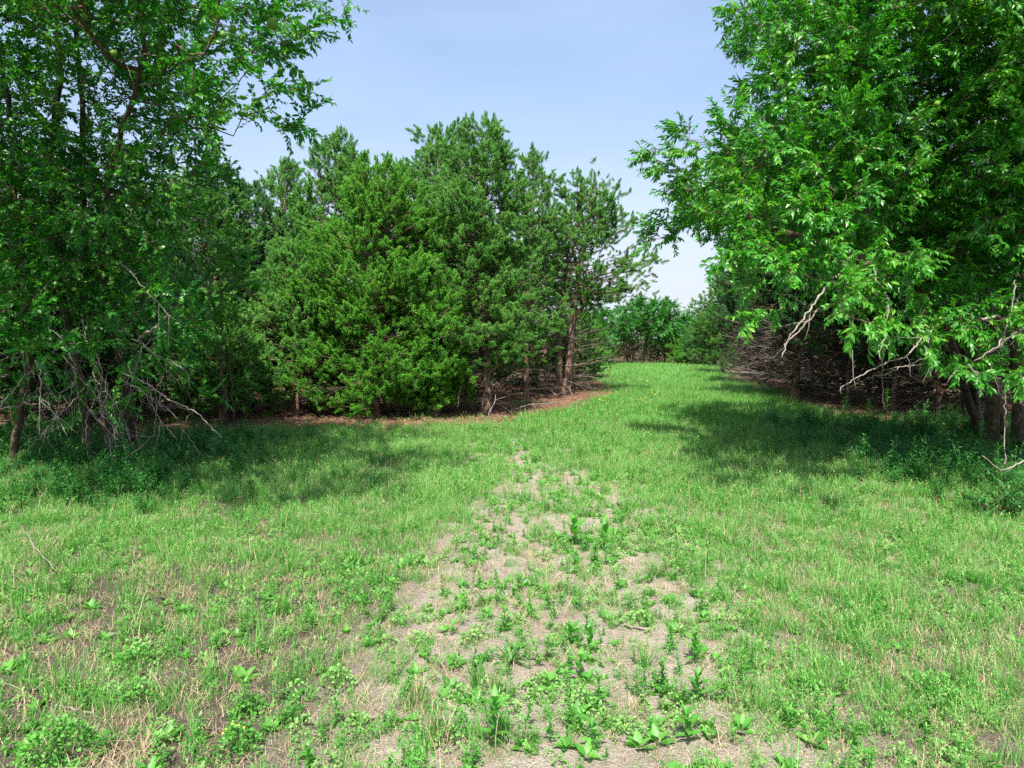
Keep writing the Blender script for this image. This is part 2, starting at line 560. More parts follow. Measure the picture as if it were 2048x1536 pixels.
def gn_group(col):
    if col.name in _groups:
        return _groups[col.name]
    ng = bpy.data.node_groups.new('scatter_' + col.name, 'GeometryNodeTree')
    ng.interface.new_socket('Geometry', in_out='INPUT', socket_type='NodeSocketGeometry')
    ng.interface.new_socket('Geometry', in_out='OUTPUT', socket_type='NodeSocketGeometry')
    new, ln = ng.nodes.new, ng.links.new
    gi, go = new('NodeGroupInput'), new('NodeGroupOutput')
    iop = new('GeometryNodeInstanceOnPoints')
    jn = new('GeometryNodeJoinGeometry')
    for src in col.objects:          # the shapes as plain geometry, so that every copy belongs to the object that carries it
        oi = new('GeometryNodeObjectInfo')
        oi.inputs['Object'].default_value = src
        oi.inputs['As Instance'].default_value = False
        gti = new('GeometryNodeGeometryToInstance')
        ng.links.new(oi.outputs['Geometry'], gti.inputs[0])
        ng.links.new(gti.outputs[0], jn.inputs[0])

    def named(n, t):
        a = new('GeometryNodeInputNamedAttribute')
        a.data_type = t
        a.inputs['Name'].default_value = n
        return [s for s in a.outputs if s.enabled and s.name == 'Attribute'][0]
    ln(gi.outputs[0], iop.inputs['Points'])
    ln(jn.outputs[0], iop.inputs['Instance'])
    iop.inputs['Pick Instance'].default_value = True
    ln(named('vidx', 'INT'), iop.inputs['Instance Index'])
    ln(named('rot', 'FLOAT_VECTOR'), iop.inputs['Rotation'])
    ln(named('scl', 'FLOAT_VECTOR'), iop.inputs['Scale'])
    ln(iop.outputs[0], go.inputs[0])
    _groups[col.name] = ng
    return ng


def scatter(name, col, P, rot, scl, vidx, parent=None, kind='stuff', label=None):
    me = bpy.data.meshes.new(name)
    n = len(P)
    me.vertices.add(n)
    me.vertices.foreach_set('co', np.asarray(P, np.float32).ravel())
    a = me.attributes.new('rot', 'FLOAT_VECTOR', 'POINT')
    a.data.foreach_set('vector', np.asarray(rot, np.float32).ravel())
    scl = np.asarray(scl, np.float32)
    if scl.ndim == 1:
        scl = np.repeat(scl[:, None], 3, 1)
    a = me.attributes.new('scl', 'FLOAT_VECTOR', 'POINT')
    a.data.foreach_set('vector', np.ascontiguousarray(scl).ravel())
    a = me.attributes.new('vidx', 'INT', 'POINT')
    a.data.foreach_set('value', np.asarray(vidx, np.int32))
    o = link(name, me, parent, kind=kind, label=label)
    md = o.modifiers.new('scatter', 'NODES')
    md.node_group = gn_group(col)
    return o


# ------------------------------------------------------------ leaf and spray shapes
def leaf_shape(L, W, fold=0.18, droop=0.25, kind='ovate'):
    """leaf along +X, upper side +Z: two halves folded on the midrib, drawn-out tip"""
    if kind == 'ovate':
        st = [(0.0, 0.06), (0.22, 0.85), (0.48, 1.0), (0.76, 0.5)]
    elif kind == 'lance':
        st = [(0.0, 0.06), (0.2, 0.7), (0.42, 1.0), (0.72, 0.6)]
    else:
        st = [(0.0, 0.5), (0.3, 1.0), (0.6, 0.85), (0.85, 0.5)]
    v = []
    for t, w in st:
        z = -droop * L * t * t
        y = 0.5 * W * w
        v += [(t * L, 0, z), (t * L, y, z + fold * y), (t * L, -y, z + fold * y)]
    v.append((L, 0, -droop * L))
    v = np.array(v)
    q = []
    for k in range(len(st) - 1):
        a, b = 3 * k, 3 * k + 3
        q += [(a, b, b + 1, a + 1), (a, a + 2, b + 2, b)]
    a, t = 3 * (len(st) - 1), len(v) - 1
    tr = [(a, t, a + 1), (a, a + 2, t)]
    return v, [np.array(q), np.array(tr)]


def spray_layout(n, L, leafL, g, style):
    """matrices (x axis = leaf direction) for the leaves of one spray along +X"""
    out = []
    for k in range(n):
        t = 0.12 + 0.88 * (k + g.uniform(-0.2, 0.2)) / (n - 1)
        pos = np.array([L * t, 0, -0.16 * L * t * t + g.normal(0, 0.004)])
        side = 1 if k % 2 else -1
        if style == 'whorl':
            az = side * g.uniform(0.35, 1.25) * (1.15 - 0.5 * t)
            el = g.uniform(-0.95, 0.1)
        else:
            az = side * g.uniform(0.6, 1.3) * (1.15 - 0.55 * t)
            el = g.uniform(-0.75, 0.35)
        d = np.array([math.cos(az) * math.cos(el), math.sin(az) * math.cos(el), math.sin(el)])
        M = frames(d[None], None, np.array([g.normal(0, 0.45)]))[0]
        s = leafL * g.uniform(0.65, 1.15) * (1.0 if t < 0.85 else 0.8)
        out.append((pos, M, s))
    return out


def build_sprays(name, n_var, n_leaf, L, leafL, W, style, mat, shapes, seed):
    g = np.random.default_rng(seed)
    meshes, layouts = [], []
    for _ in range(n_var):
        lay = spray_layout(n_leaf, L, leafL, g, style)
        s = Soup()
        xs = np.linspace(-0.05, L, 5)
        stem = np.stack([xs, 0 * xs, -0.16 * L * (np.clip(xs, 0, 9) / L) ** 2], 1)
        v, f = tube(stem, np.linspace(0.006, 0.0025, 5), 3)
        s.add(v, f, 1)
        for (p, M, sc) in lay:
            lv, lf = shapes[g.integers(len(shapes))]
            s.add(p + (lv * sc) @ M.T, lf, 0)
        meshes.append(s.mesh(name, [mat, M_BARK]))
        layouts.append(lay)
    return variants(name, meshes), layouts


shapes_ov = [leaf_shape(1, 0.50, 0.25, 0.12), leaf_shape(1, 0.44, 0.35, 0.3), leaf_shape(1, 0.54, 0.1, 0.2)]
shapes_ln = [leaf_shape(1, 0.34, 0.3, 0.15, 'lance'), leaf_shape(1, 0.28, 0.4, 0.35, 'lance'), leaf_shape(1, 0.38, 0.15, 0.25, 'lance')]
SPRAY_L, LAY_L = build_sprays('leaf_spray', 8, 13, 0.44, 0.118, 0.5, 'alt', M_OSAGE, shapes_ov, 11)
SPRAY_R, LAY_R = build_sprays('long_leaf_spray', 8, 18, 0.42, 0.136, 0.34, 'whorl', M_OSAGE2, shapes_ln, 12)
SPRAY_S, LAY_S = build_sprays('shrub_spray', 6, 15, 0.42, 0.085, 0.5, 'alt', M_SHRUB, shapes_ov, 13)
SPRAY_F, LAY_F = build_sprays('far_spray', 5, 16, 0.7, 0.19, 0.5, 'alt', M_FAR, shapes_ov, 14)


def cedar_clump(g, n, L, mat):
    s = Soup()
    v, f = tube(np.array([[0, 0, 0], [L * 0.5, 0, 0.02], [L * 0.9, 0, 0.06]]), [0.010, 0.007, 0.003], 3)
    s.add(v, f, 1)
    for k in range(n):
        t = g.uniform(0.15, 1.0)
        az = g.uniform(-1.5, 1.5)
        el = g.uniform(-0.45, 1.25)
        d = np.array([math.cos(az) * math.cos(el) + 0.35, math.sin(az) * math.cos(el), math.sin(el)])
        d /= np.linalg.norm(d)
        p0 = np.array([L * t * 0.9, g.normal(0, 0.07) * (1.2 - t), g.normal(0.02, 0.06) * (1.2 - t)])
        ln_ = L * g.uniform(0.09, 0.25)
        w = ln_ * g.uniform(0.08, 0.13)
        M = frames(d[None], None, np.array([g.uniform(0, 3)]))[0]
        b = np.array([[0, 0, 0], [0.45 * ln_, w, 0], [0.45 * ln_, -w * 0.5, w * 0.87], [0.45 * ln_, -w * 0.5, -w * 0.87], [ln_, 0, 0]])
        fs = [np.array([[0, 1, 2], [0, 2, 3], [0, 3, 1], [4, 2, 1], [4, 3, 2], [4, 1, 3]])]
        s.add(p0 + b @ M.T, fs, 0)
    return s.mesh('cedar_sprig', [mat, M_CBARK])


def cedar_variants(name, mat, seed, nv=6, n=150):
    g = np.random.default_rng(seed)
    return variants(name, [cedar_clump(g, n, 0.55, mat) for _ in range(nv)])


CED = {'grey': cedar_variants('cedar_sprig_grey', M_CEDAR_G, 1),
       'bright': cedar_variants('cedar_sprig_bright', M_CEDAR_B, 2),
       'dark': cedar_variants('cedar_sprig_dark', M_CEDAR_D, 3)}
g = np.random.default_rng(5)
BROWN = variants('brown_sprig', [cedar_clump(g, 40, 0.5, M_BROWNFOL) for _ in range(3)])


def dead_branch_mesh(g, L, mat, r0=0.014, sub=5):
    s = Soup()
    n = 8
    t = np.linspace(0, 1, n)
    bend, hz = g.uniform(-0.2, 0.25), g.uniform(-0.25, 0.25)
    P = np.stack([L * t, hz * L * t * t + g.normal(0, 0.012 * L, n) * t, -bend * L * t * t + g.normal(0, 0.012 * L, n) * t], 1)
    s.add(*tube(P, np.linspace(r0, r0 * 0.25, n), 4))
    for _ in range(sub):
        k = g.integers(2, n - 1)
        l2 = L * g.uniform(0.12, 0.35)
        a, e = g.choice([-1, 1]) * g.uniform(0.3, 0.9), g.uniform(-0.5, 0.6)
        d = np.array([math.cos(a), math.sin(a), math.sin(e)])
        tt = np.linspace(0, 1, 4)[:, None]
        Q = P[k] + d * l2 * tt + g.normal(0, 0.02 * l2, (4, 3)) * tt
        s.add(*tube(Q, np.linspace(r0 * 0.45, r0 * 0.15, 4), 3))
    return s.mesh('dead_branch', mat)


g = np.random.default_rng(8)
DEADM = [dead_branch_mesh(g, 2.0, M_DEAD) for _ in range(6)]
DEADR = [dead_branch_mesh(g, 2.0, M_REDDEAD) for _ in range(6)]
DEADV = variants('dead_twig_source', [dead_branch_mesh(g, 2.0, M_REDDEAD, 0.010, 6) for _ in range(5)])


# ------------------------------------------------------------ broad-leaved trees
def grow(trunks, lobes, spacing, seed, base):
    """skeleton: trunk polylines, then every crown point joined to the nearest wood"""
    g = np.random.default_rng(seed)
    pos, par, tid = [], [], []
    trunk_rad = {}
    for ti, (pts, r0, r1) in enumerate(trunks):
        pts = np.array(pts, float)
        seg = np.linalg.norm(np.diff(pts, axis=0), axis=1)
        L = np.concatenate([[0], np.cumsum(seg)])
        m = max(int(L[-1] / 0.3), 2)
        s = np.linspace(0, L[-1], m)
        Q = np.stack([np.interp(s, L, pts[:, k]) for k in range(3)], 1)
        Q[1:-1] += g.normal(0, 0.022, (m - 2, 3))
        for k in range(m):
            pos.append(Q[k]); par.append(len(pos) - 2 if k else -1); tid.append(ti)
            trunk_rad[len(pos) - 1] = r0 + (r1 - r0) * (k / (m - 1))
    T = []
    for (c, rad, wgt) in lobes:
        c, rad = np.array(c), np.array(rad)
        n = int(wgt * (4.19 * rad[0] * rad[1] * rad[2]) / spacing ** 3) + 3
        d = g.normal(0, 1, (n, 3))
        d /= np.linalg.norm(d, axis=1)[:, None]
        r = g.uniform(0.15, 1.0, n) ** (1 / 2.4)
        r *= 0.82 + 0.36 * g.random(n)
        T.append(c + d * r[:, None] * rad)
    T = np.concatenate(T)
    T = T[T[:, 2] > 0.5]
    keep, kept = [], np.zeros((0, 3))
    for p in T[g.permutation(len(T))]:
        if len(kept) == 0 or np.min(((kept - p) ** 2).sum(1)) > (spacing * 0.62) ** 2:
            keep.append(p)
            kept = np.array(keep)
    T = kept
    tp = np.array(pos)
    dist = np.array([np.min(np.linalg.norm(tp - t, axis=1)) for t in T])
    order = np.argsort(dist)
    plen = [0.0] * len(pos)
    nmax = len(pos) + len(T) * 40
    A = np.zeros((nmax, 3)); A[:len(pos)] = tp
    PL = np.zeros(nmax)
    n = len(pos)
    term = []
    tipmask = np.zeros(nmax, bool)
    for ti in order:
        t = T[ti]
        dv = t - A[:n]
        d = np.linalg.norm(dv, axis=1)
        cost = d + 0.30 * PL[:n] + 0.5 * np.maximum(0, -dv[:, 2]) * (A[:n, 2] > -1)
        j = int(np.argmin(cost))
        L = d[j]
        k = max(int(L / 0.35), 1)
        # start a little along the parent's own direction, then bend to the point
        pd = A[j] - A[par[j]] if par[j] >= 0 else np.array([0, 0, 0.3])
        pd = pd / (np.linalg.norm(pd) + 1e-9)
        c1 = A[j] + (pd * 0.35 + np.array([0, 0, 0.18])) * L
        last = j
        for q in range(1, k + 1):
            s = q / k
            p = (1 - s) ** 2 * A[j] + 2 * s * (1 - s) * c1 + s * s * t
            if q < k: p = p + g.normal(0, 0.03, 3)
            A[n] = p
            par.append(last)
            PL[n] = PL[last] + L / k
            tid.append(-1)
            last = n
            n += 1
        term.append(last)
    A = A[:n]
    par = np.array(par)
    w = np.zeros(n)
    kids = [[] for _ in range(n)]
    for k in range(n):
        if par[k] >= 0: kids[par[k]].append(k)
    E = 2.35
    for k in range(n - 1, -1, -1):
        if not kids[k]: w[k] = 0.0055 ** E
        # children always have a higher index than their parent
        if par[k] >= 0: w[par[k]] += w[k]
    rad = w ** (1 / E)
    for k, r in trunk_rad.items():
        rad[k] = max(rad[k] * 0.6, r)
    return A, par, kids, rad, np.array(term), trunk_rad


def pieces(A, par, kids, rad, trunk_nodes, root_of_trunks):
    """split the skeleton in chains: each follows its thickest child"""
    chains = []
    stack = [(r, -1) for r in root_of_trunks]
    while stack:
        start, frm = stack.pop()
        ch = [frm] if frm >= 0 else []
        k = start
        while True:
            ch.append(k)
            ks = kids[k]
            if not ks: break
            nxt = [c for c in ks if (c in trunk_nodes) == (k in trunk_nodes)]
            ks2 = sorted(ks, key=lambda c: (-(c in trunk_nodes and k in trunk_nodes), -rad[c]))
            if k in trunk_nodes and ks2[0] not in trunk_nodes and nxt == [] and False: break
            for c in ks2[1:]: stack.append((c, k))
            k = ks2[0]
        chains.append(ch)
    return chains


def broad_tree(name, label, cat, base, trunks, lobes, spacing, sprays, layouts, seed, group=None,
               n_spray=4, sscale=1.0, bark=M_BARK, leaf_parts=0, leaf_shapes=None, leaf_mat_=None,
               min_limb=0.022, leaf_part_box=None, upbias=0.25, max_limbs=60):
    g = np.random.default_rng(seed + 100)
    base = np.array(base, float)
    A, par, kids, rad, term, trad = grow(trunks, lobes, spacing, seed, base)
    root = empty(name, base, label, cat, group)
    tn = set(trad)
    roots = [k for k in range(len(A)) if par[k] < 0]
    chains = pieces(A, par, kids, rad, tn, roots)
    twigs = Soup()
    limbs = []
    for ch in chains:
        first = ch[1] if len(ch) > 1 else ch[0]
        P = A[ch] - base
        rr = rad[ch].copy()
        if ch[0] not in roots:
            rr[0] = min(rr[0], rr[1] * 1.25)
        L = np.linalg.norm(np.diff(P, axis=0), axis=1).sum() if len(P) > 1 else 0
        if len(P) < 2: continue
        if ch[0] in roots:
            rr[0] *= 1.35
            link('trunk', mesh_t(P, rr, 10, 0.07, bark, 'trunk'), root)
        elif rr[1] > min_limb and L > 0.8:
            limbs.append((rr[1] * L, P, rr))
        else:
            twigs.add(*tube(P, rr, 4))
    limbs.sort(key=lambda q: -q[0])
    for k, (_, P, rr) in enumerate(limbs):
        if k < max_limbs:
            link('branch', mesh_t(P, rr, 6, 0.04, bark, 'branch'), root)
        else:
            twigs.add(*tube(P, rr, 4))
    # sprays of leaves on the thin wood
    thin = np.array([k for k in range(len(A)) if rad[k] < 0.020 and k not in tn])
    cc = A[term].mean(0)
    pts, dirs = [], []
    for k in thin:
        m = n_spray if not kids[k] else g.poisson(n_spray * 0.42)
        dd = A[k] - A[par[k]]
        dd /= np.linalg.norm(dd) + 1e-9
        for _ in range(m):
            o_ = A[k] - cc
            o_ /= np.linalg.norm(o_) + 1e-9
            r_ = g.normal(0, 1, 3); r_ /= np.linalg.norm(r_)
            v = dd * 0.7 + o_ * 0.35 + r_ * 0.75 + np.array([0, 0, upbias])
            pts.append(A[k] + (A[par[k]] - A[k]) * g.random() * 0.8)
            dirs.append(v)
    pts, dirs = np.array(pts), np.array(dirs)
    M = frames(dirs, None, g.normal(0, 0.5, len(dirs)))
    sc = g.uniform(0.75, 1.25, len(pts)) * sscale
    vi = g.integers(0, len(layouts), len(pts))
    keepm = np.ones(len(pts), bool)
    if leaf_parts:
        u, v, f = project(pts)
        inv = (u > 0) & (u < 2048) & (v > 0) & (v < 1536)
        if leaf_part_box is not None:
            a, b_, c_, d_ = leaf_part_box
            inv &= (u > a) & (u < c_) & (v > b_) & (v < d_)
        idx = np.where(inv)[0]
        idx = idx[np.argsort(f[idx])]
        used, cells = [], set()
        per = len(layouts[0])
        for q in idx:
            cell = (int(u[q] // 45), int(v[q] // 45))
            if cell in cells: continue
            cells.add(cell)
            used.append(q)
            if (len(used) + 1) * per > leaf_parts: break
        lm = [mesh_np('leaf', sv, sf, leaf_mat_) for sv, sf in leaf_shapes]
        for q in used:
            keepm[q] = False
            L = 0.46 * sc[q]
            xs = np.linspace(-0.05, 0.46, 5)
            stem = np.stack([xs, 0 * xs, -0.16 * 0.46 * (np.clip(xs, 0, 9) / 0.46) ** 2], 1) * sc[q]
            twigs.add(*tube(pts[q] - base + stem @ M[q].T, np.linspace(0.006, 0.0025, 5), 3))
            for (p, ML, s) in layouts[vi[q]]:
                mm = M[q] @ ML
                e = eulers(mm[None])[0]
                link('leaf', lm[g.integers(len(lm))], root, pts[q] - base + M[q] @ (p * sc[q]), e,
                     scale=(s * sc[q],) * 3)
    link('twigs', twigs.mesh('twigs', bark), root, kind='stuff')
    scatter('foliage', sprays, (pts - base)[keepm], eulers(M)[keepm], sc[keepm], vi[keepm], root)
    return root, A, rad


def mesh_t(P, rr, sides, wob, mat, name, seed=1):
    v, f = tube(P, rr, sides, wob, seed)
    return mesh_np(name, v, f, mat, True)


def lobe(u, v, d, rx, rz, ry=None, w=1.0):
    return (at(u, v, d), (rx, ry if ry else rx, rz), w)


def path(pts):
    return [at(*p) for p in pts]


def wood(parent, base, pts, r0, r1, name='bare_branch', mat=M_DEAD, knobs=6, seed=0, subs=3):
    """one crooked bare branch through photo points, with thorn-like spurs"""
    g = np.random.default_rng(seed)
    P = np.array(path(pts)) - base
    seg = np.linalg.norm(np.diff(P, axis=0), axis=1)
    L = np.concatenate([[0], np.cumsum(seg)])
    n = max(int(L[-1] / 0.07), 5)
    s = np.linspace(0, L[-1], n)
    Q = np.stack([np.interp(s, L, P[:, k]) for k in range(3)], 1)
    Q[1:] += g.normal(0, 0.010, (n - 1, 3)) * (1 + r0 * 8)
    so = Soup()
    rr = np.linspace(r0, r1, n) * g.uniform(0.88, 1.15, n)
    so.add(*tube(Q, rr, 6))
    for _ in range(knobs):
        k = g.integers(1, n)
        d = g.normal(0, 1, 3); d /= np.linalg.norm(d)
        l2 = g.uniform(0.03, 0.10)
        so.add(*tube(np.array([Q[k], Q[k] + d * l2]), [rr[k] * 0.45, 0.002], 3))
    for _ in range(subs):
        k = g.integers(n // 4, n)
        d = (Q[min(k + 1, n - 1)] - Q[k - 1])
        d = d / (np.linalg.norm(d) + 1e-9) + g.normal(0, 0.6, 3) + np.array([0, 0, -0.2])
        d /= np.linalg.norm(d)
        l2 = g.uniform(0.25, 0.7)
        tt = np.linspace(0, 1, 6)[:, None]
        so.add(*tube(Q[k] + d * l2 * tt + g.normal(0, 0.018, (6, 3)) * tt, np.linspace(min(rr[k] * 0.6, 0.012), 0.003, 6), 4))
    return link(name, so.mesh(name, mat, True), parent)


# ---- the osage orange on the left
bL = on_ground(185, 938)
tr_L = [
    ([bL + [0, 0, -0.15], at(172, 850, 16.4), at(150, 720, 16.2), at(125, 600, 16), at(112, 470, 16), at(100, 330, 16), at(120, 150, 16), at(110, -60, 16)], 0.115, 0.05),
    ([on_ground(268, 905) + [0, 0, -0.15], at(262, 800, 17.3), at(225, 650, 16.6), at(200, 520, 15.8), at(212, 400, 15), at(225, 320, 14.6), at(255, 230, 14.2), at(285, 140, 14), at(287, 60, 14), at(278, -60, 14)], 0.09, 0.04),
    ([on_ground(225, 930) + [0, 0, -0.15], at(210, 820, 16.6), at(180, 640, 16.6), at(168, 450, 16.6), at(166, 250, 16.6), at(150, 60, 16.6), at(160, -150, 16)], 0.10, 0.04),
    ([on_ground(20, 935) + [0, 0, -0.15], at(60, 700, 15.5), at(40, 500, 15.5), at(20, 250, 15.5), at(-20, 0, 15)], 0.09, 0.04),
]
lb_L = [
    lobe(120, 180, 15.5, 3.0, 2.8, 2.6, 0.8), lobe(-60, 350, 15.5, 2.2, 3.0, 2.4, 0.8),
    lobe(120, 450, 15.2, 2.3, 1.7, 2.0, 0.9), lobe(60, -150, 15, 3.5, 1.6, 3.0, 0.7),
    lobe(350, -90, 14, 2.0, 1.0, 1.8, 0.8), lobe(330, 90, 13.6, 1.3, 1.2, 1.3, 1.0),
    lobe(470, 70, 12.4, 1.15, 0.55, 0.9, 1.2), lobe(420, 190, 12.6, 1.1, 0.65, 0.9, 1.1),
    lobe(545, 105, 12.0, 0.55, 0.48, 0.5, 1.3), lobe(615, 55, 11.8, 0.36, 0.24, 0.35, 2.2),
    lobe(540, 190, 11.8, 0.62, 0.28, 0.5, 1.8), lobe(610, 190, 11.7, 0.26, 0.12, 0.3, 3.5),
    lobe(585, 245, 11.8, 0.32, 0.22, 0.3, 2.6), lobe(545, 262, 11.8, 0.12, 0.22, 0.2, 5),
    lobe(440, 260, 12.2, 0.34, 0.36, 0.35, 2.2), lobe(470, 235, 12.2, 0.20, 0.15, 0.3, 3.5),
    lobe(350, 300, 13.5, 0.65, 0.65, 0.7, 0.9), lobe(300, 420, 14.5, 1.1, 0.9, 1.1, 0.9),
    lobe(70, 640, 14.2, 1.6, 0.5, 1.2, 0.9), lobe(300, 640, 14.6, 1.2, 0.7, 1.1, 0.8),
    lobe(120, 700, 13.0, 1.0, 0.35, 0.6, 0.9), lobe(-40, 560, 13.8, 1.3, 1.2, 1.2, 0.9),
    lobe(270, 740, 13.6, 0.5, 0.25, 0.4, 1.0), lobe(400, 790, 13.9, 0.36, 0.2, 0.2, 1.2),
    lobe(330, 560, 13.6, 0.5, 0.4, 0.5, 0.9),
    ((-5.4, 8.6, 8.5), (2.3, 1.9, 0.7), 1.5), ((-8.2, 8.8, 8.6), (1.8, 1.6, 0.7), 1.0), ((-3.1, 10.6, 9.4), (1.5, 1.5, 0.5), 1.3), ((-7.5, 12.0, 9.2), (2.2, 1.8, 0.8), 1.0), ((-8.5, 10.5, 9.3), (3.0, 3.0, 1.0), 0.6), ((-6.5, 14.5, 10.2), (3.5, 3.0, 1.0), 0.45),
    lobe(200, 560, 15.5, 1.4, 0.9, 1.2, 1.0), lobe(20, 480, 14.5, 1.3, 1.0, 1.2, 1.0), lobe(400, 360, 16.0, 0.9, 0.8, 0.9, 0.9),
    lobe(40, 770, 14.6, 1.0, 0.5, 0.8, 0.6), lobe(190, 800, 15.0, 0.9, 0.4, 0.7, 0.5), lobe(330, 720, 15.6, 0.9, 0.7, 0.8, 0.7),
    lobe(440, 560, 17.5, 1.0, 1.2, 1.0, 0.7), lobe(60, 60, 14.5, 2.0, 1.2, 1.4, 0.9),
]
treeL, AL, radL = broad_tree('osage_orange_tree', 'large leaning osage orange with green fruit filling the left edge of the clearing', 'tree',
                             bL, tr_L, lb_L, 0.46, SPRAY_L, LAY_L, 21, n_spray=6, leaf_parts=300, leaf_shapes=shapes_ov,
                             leaf_mat_=M_OSAGE)

# ---- the osage orange on the right
bR = on_ground(1985, 900)
tr_R = [
    ([bR + [0, 0, -0.15], at(1985, 800, 18), at(1975, 640, 17.5), at(1960, 480, 17), at(1960, 330, 16.5), at(1990, 170, 16), at(2008, 70, 15.8), at(2010, -80, 15.5)], 0.19, 0.07),
    ([on_ground(2035, 905) + [0, 0, -0.15], at(2040, 780, 17.6), at(2015, 560, 16.6), at(2000, 400, 16), at(2040, 200, 15.5), at(2060, 0, 15)], 0.17, 0.07),
    ([on_ground(1955, 870) + [0, 0, -0.15], at(1945, 760, 19), at(1880, 520, 17.2), at(1790, 300, 15.6), at(1730, 160, 14.8), at(1690, 80, 14.5), at(1630, -20, 14.2)], 0.16, 0.06),
    ([on_ground(2010, 880) + [0, 0, -0.15], at(1990, 780, 18.6), at(1900, 620, 16.4), at(1760, 530, 14.6), at(1620, 480, 13.6), at(1500, 440, 13.2)], 0.15, 0.05),
    ([on_ground(1970, 885) + [0, 0, -0.15], at(1900, 680, 18), at(1790, 380, 16.5), at(1775, 120, 16), at(1770, -60, 15.6)], 0.12, 0.05),
]
lb_R = [
    lobe(1830, 120, 15.2, 2.6, 2.6, 2.3, 0.8), lobe(1960, 350, 15.0, 1.8, 2.4, 2.0, 0.85),
    lobe(1640, 130, 14.2, 1.5, 1.2, 1.4, 1.0), lobe(1545, 30, 14.0, 0.85, 0.8, 0.9, 1.1),
    lobe(1480, 20, 13.8, 0.45, 0.4, 0.5, 1.5), lobe(1490, 85, 13.8, 0.25, 0.3, 0.4, 2.0), lobe(1560, 190, 13.8, 0.6, 0.5, 0.7, 1.1),
    lobe(1520, 300, 13.4, 0.9, 0.6, 0.9, 1.0), lobe(1450, 240, 13.3, 0.30, 0.28, 0.4, 2.0),
    lobe(1400, 330, 17.5, 1.05, 0.6, 1.0, 1.0), lobe(1305, 325, 18.0, 0.50, 0.32, 0.6, 1.8),
    lobe(1370, 265, 17.6, 0.46, 0.2, 0.5, 2.0), lobe(1390, 425, 18.0, 1.0, 0.55, 1.2, 1.0), lobe(1325, 465, 18.4, 0.5, 0.32, 0.7, 1.6),
    lobe(1470, 380, 20.5, 1.6, 1.1, 1.8, 0.7), lobe(1620, 330, 19.5, 2.2, 1.6, 2.0, 0.6), lobe(1560, 500, 17.5, 1.4, 0.7, 1.4, 0.8),
    ((9.0, 11.6, 9.6), (2.8, 1.8, 0.7), 0.6), ((9.5, 18.0, 11.2), (3.6, 3.0, 1.0), 0.5), ((13.5, 14.0, 9.5), (3.0, 3.0, 1.6), 0.6),
    ((8.9, 23.0, 7.6), (3.2, 3.0, 1.9), 0.5), ((13.2, 26.0, 8.0), (3.6, 3.0, 2.0), 0.45), ((9.5, 16.0, 8.8), (2.6, 2.2, 1.0), 0.5),
    lobe(1780, 430, 16.0, 1.6, 1.0, 1.3, 0.8), lobe(1920, 520, 15.5, 1.2, 0.8, 1.2, 0.8), lobe(1680, 440, 15.5, 1.2, 1.0, 1.2, 0.9),
    lobe(1700, 330, 13.6, 1.5, 1.3, 1.3, 1.0), lobe(1560, 450, 12.6, 1.0, 0.75, 0.9, 1.0),
    lobe(1500, 540, 11.8, 0.62, 0.55, 0.6, 1.2), lobe(1505, 620, 11.6, 0.38, 0.30, 0.4, 1.6), lobe(1560, 580, 11.7, 0.4, 0.45, 0.5, 1.3),
    lobe(1740, 540, 12.6, 1.0, 0.6, 0.9, 0.9), lobe(1720, 650, 10.6, 0.34, 0.26, 0.35, 1.8),
    lobe(1700, 580, 11.0, 0.4, 0.25, 0.4, 1.5), lobe(1900, 660, 13.6, 0.8, 0.5, 0.7, 0.8),
    lobe(1850, 560, 14.6, 1.2, 0.8, 1.0, 0.8), lobe(2100, 250, 14, 2.2, 3.0, 2.4, 0.8),
    lobe(2020, 640, 13.0, 0.5, 0.5, 0.6, 0.7), lobe(1850, -170, 15, 3.2, 1.6, 3.0, 0.7),
    lobe(1880, 720, 13.4, 0.8, 0.3, 0.6, 0.7), lobe(2020, 760, 13.0, 0.5, 0.3, 0.5, 0.6), lobe(1780, 640, 12.6, 0.6, 0.4, 0.5, 0.8),
    lobe(1960, 740, 12.2, 0.35, 0.2, 0.3, 0.9), lobe(2150, 600, 14, 1.4, 1.4, 1.4, 0.8),
]
treeR, AR, radR = broad_tree('osage_orange_tree', 'broad osage orange with long glossy leaves overhanging the right side of the grass', 'tree',
                             bR, tr_R, lb_R, 0.44, SPRAY_R, LAY_R, 22, n_spray=8, leaf_parts=300, leaf_shapes=shapes_ln,
                             leaf_mat_=M_OSAGE2, upbias=0.1)

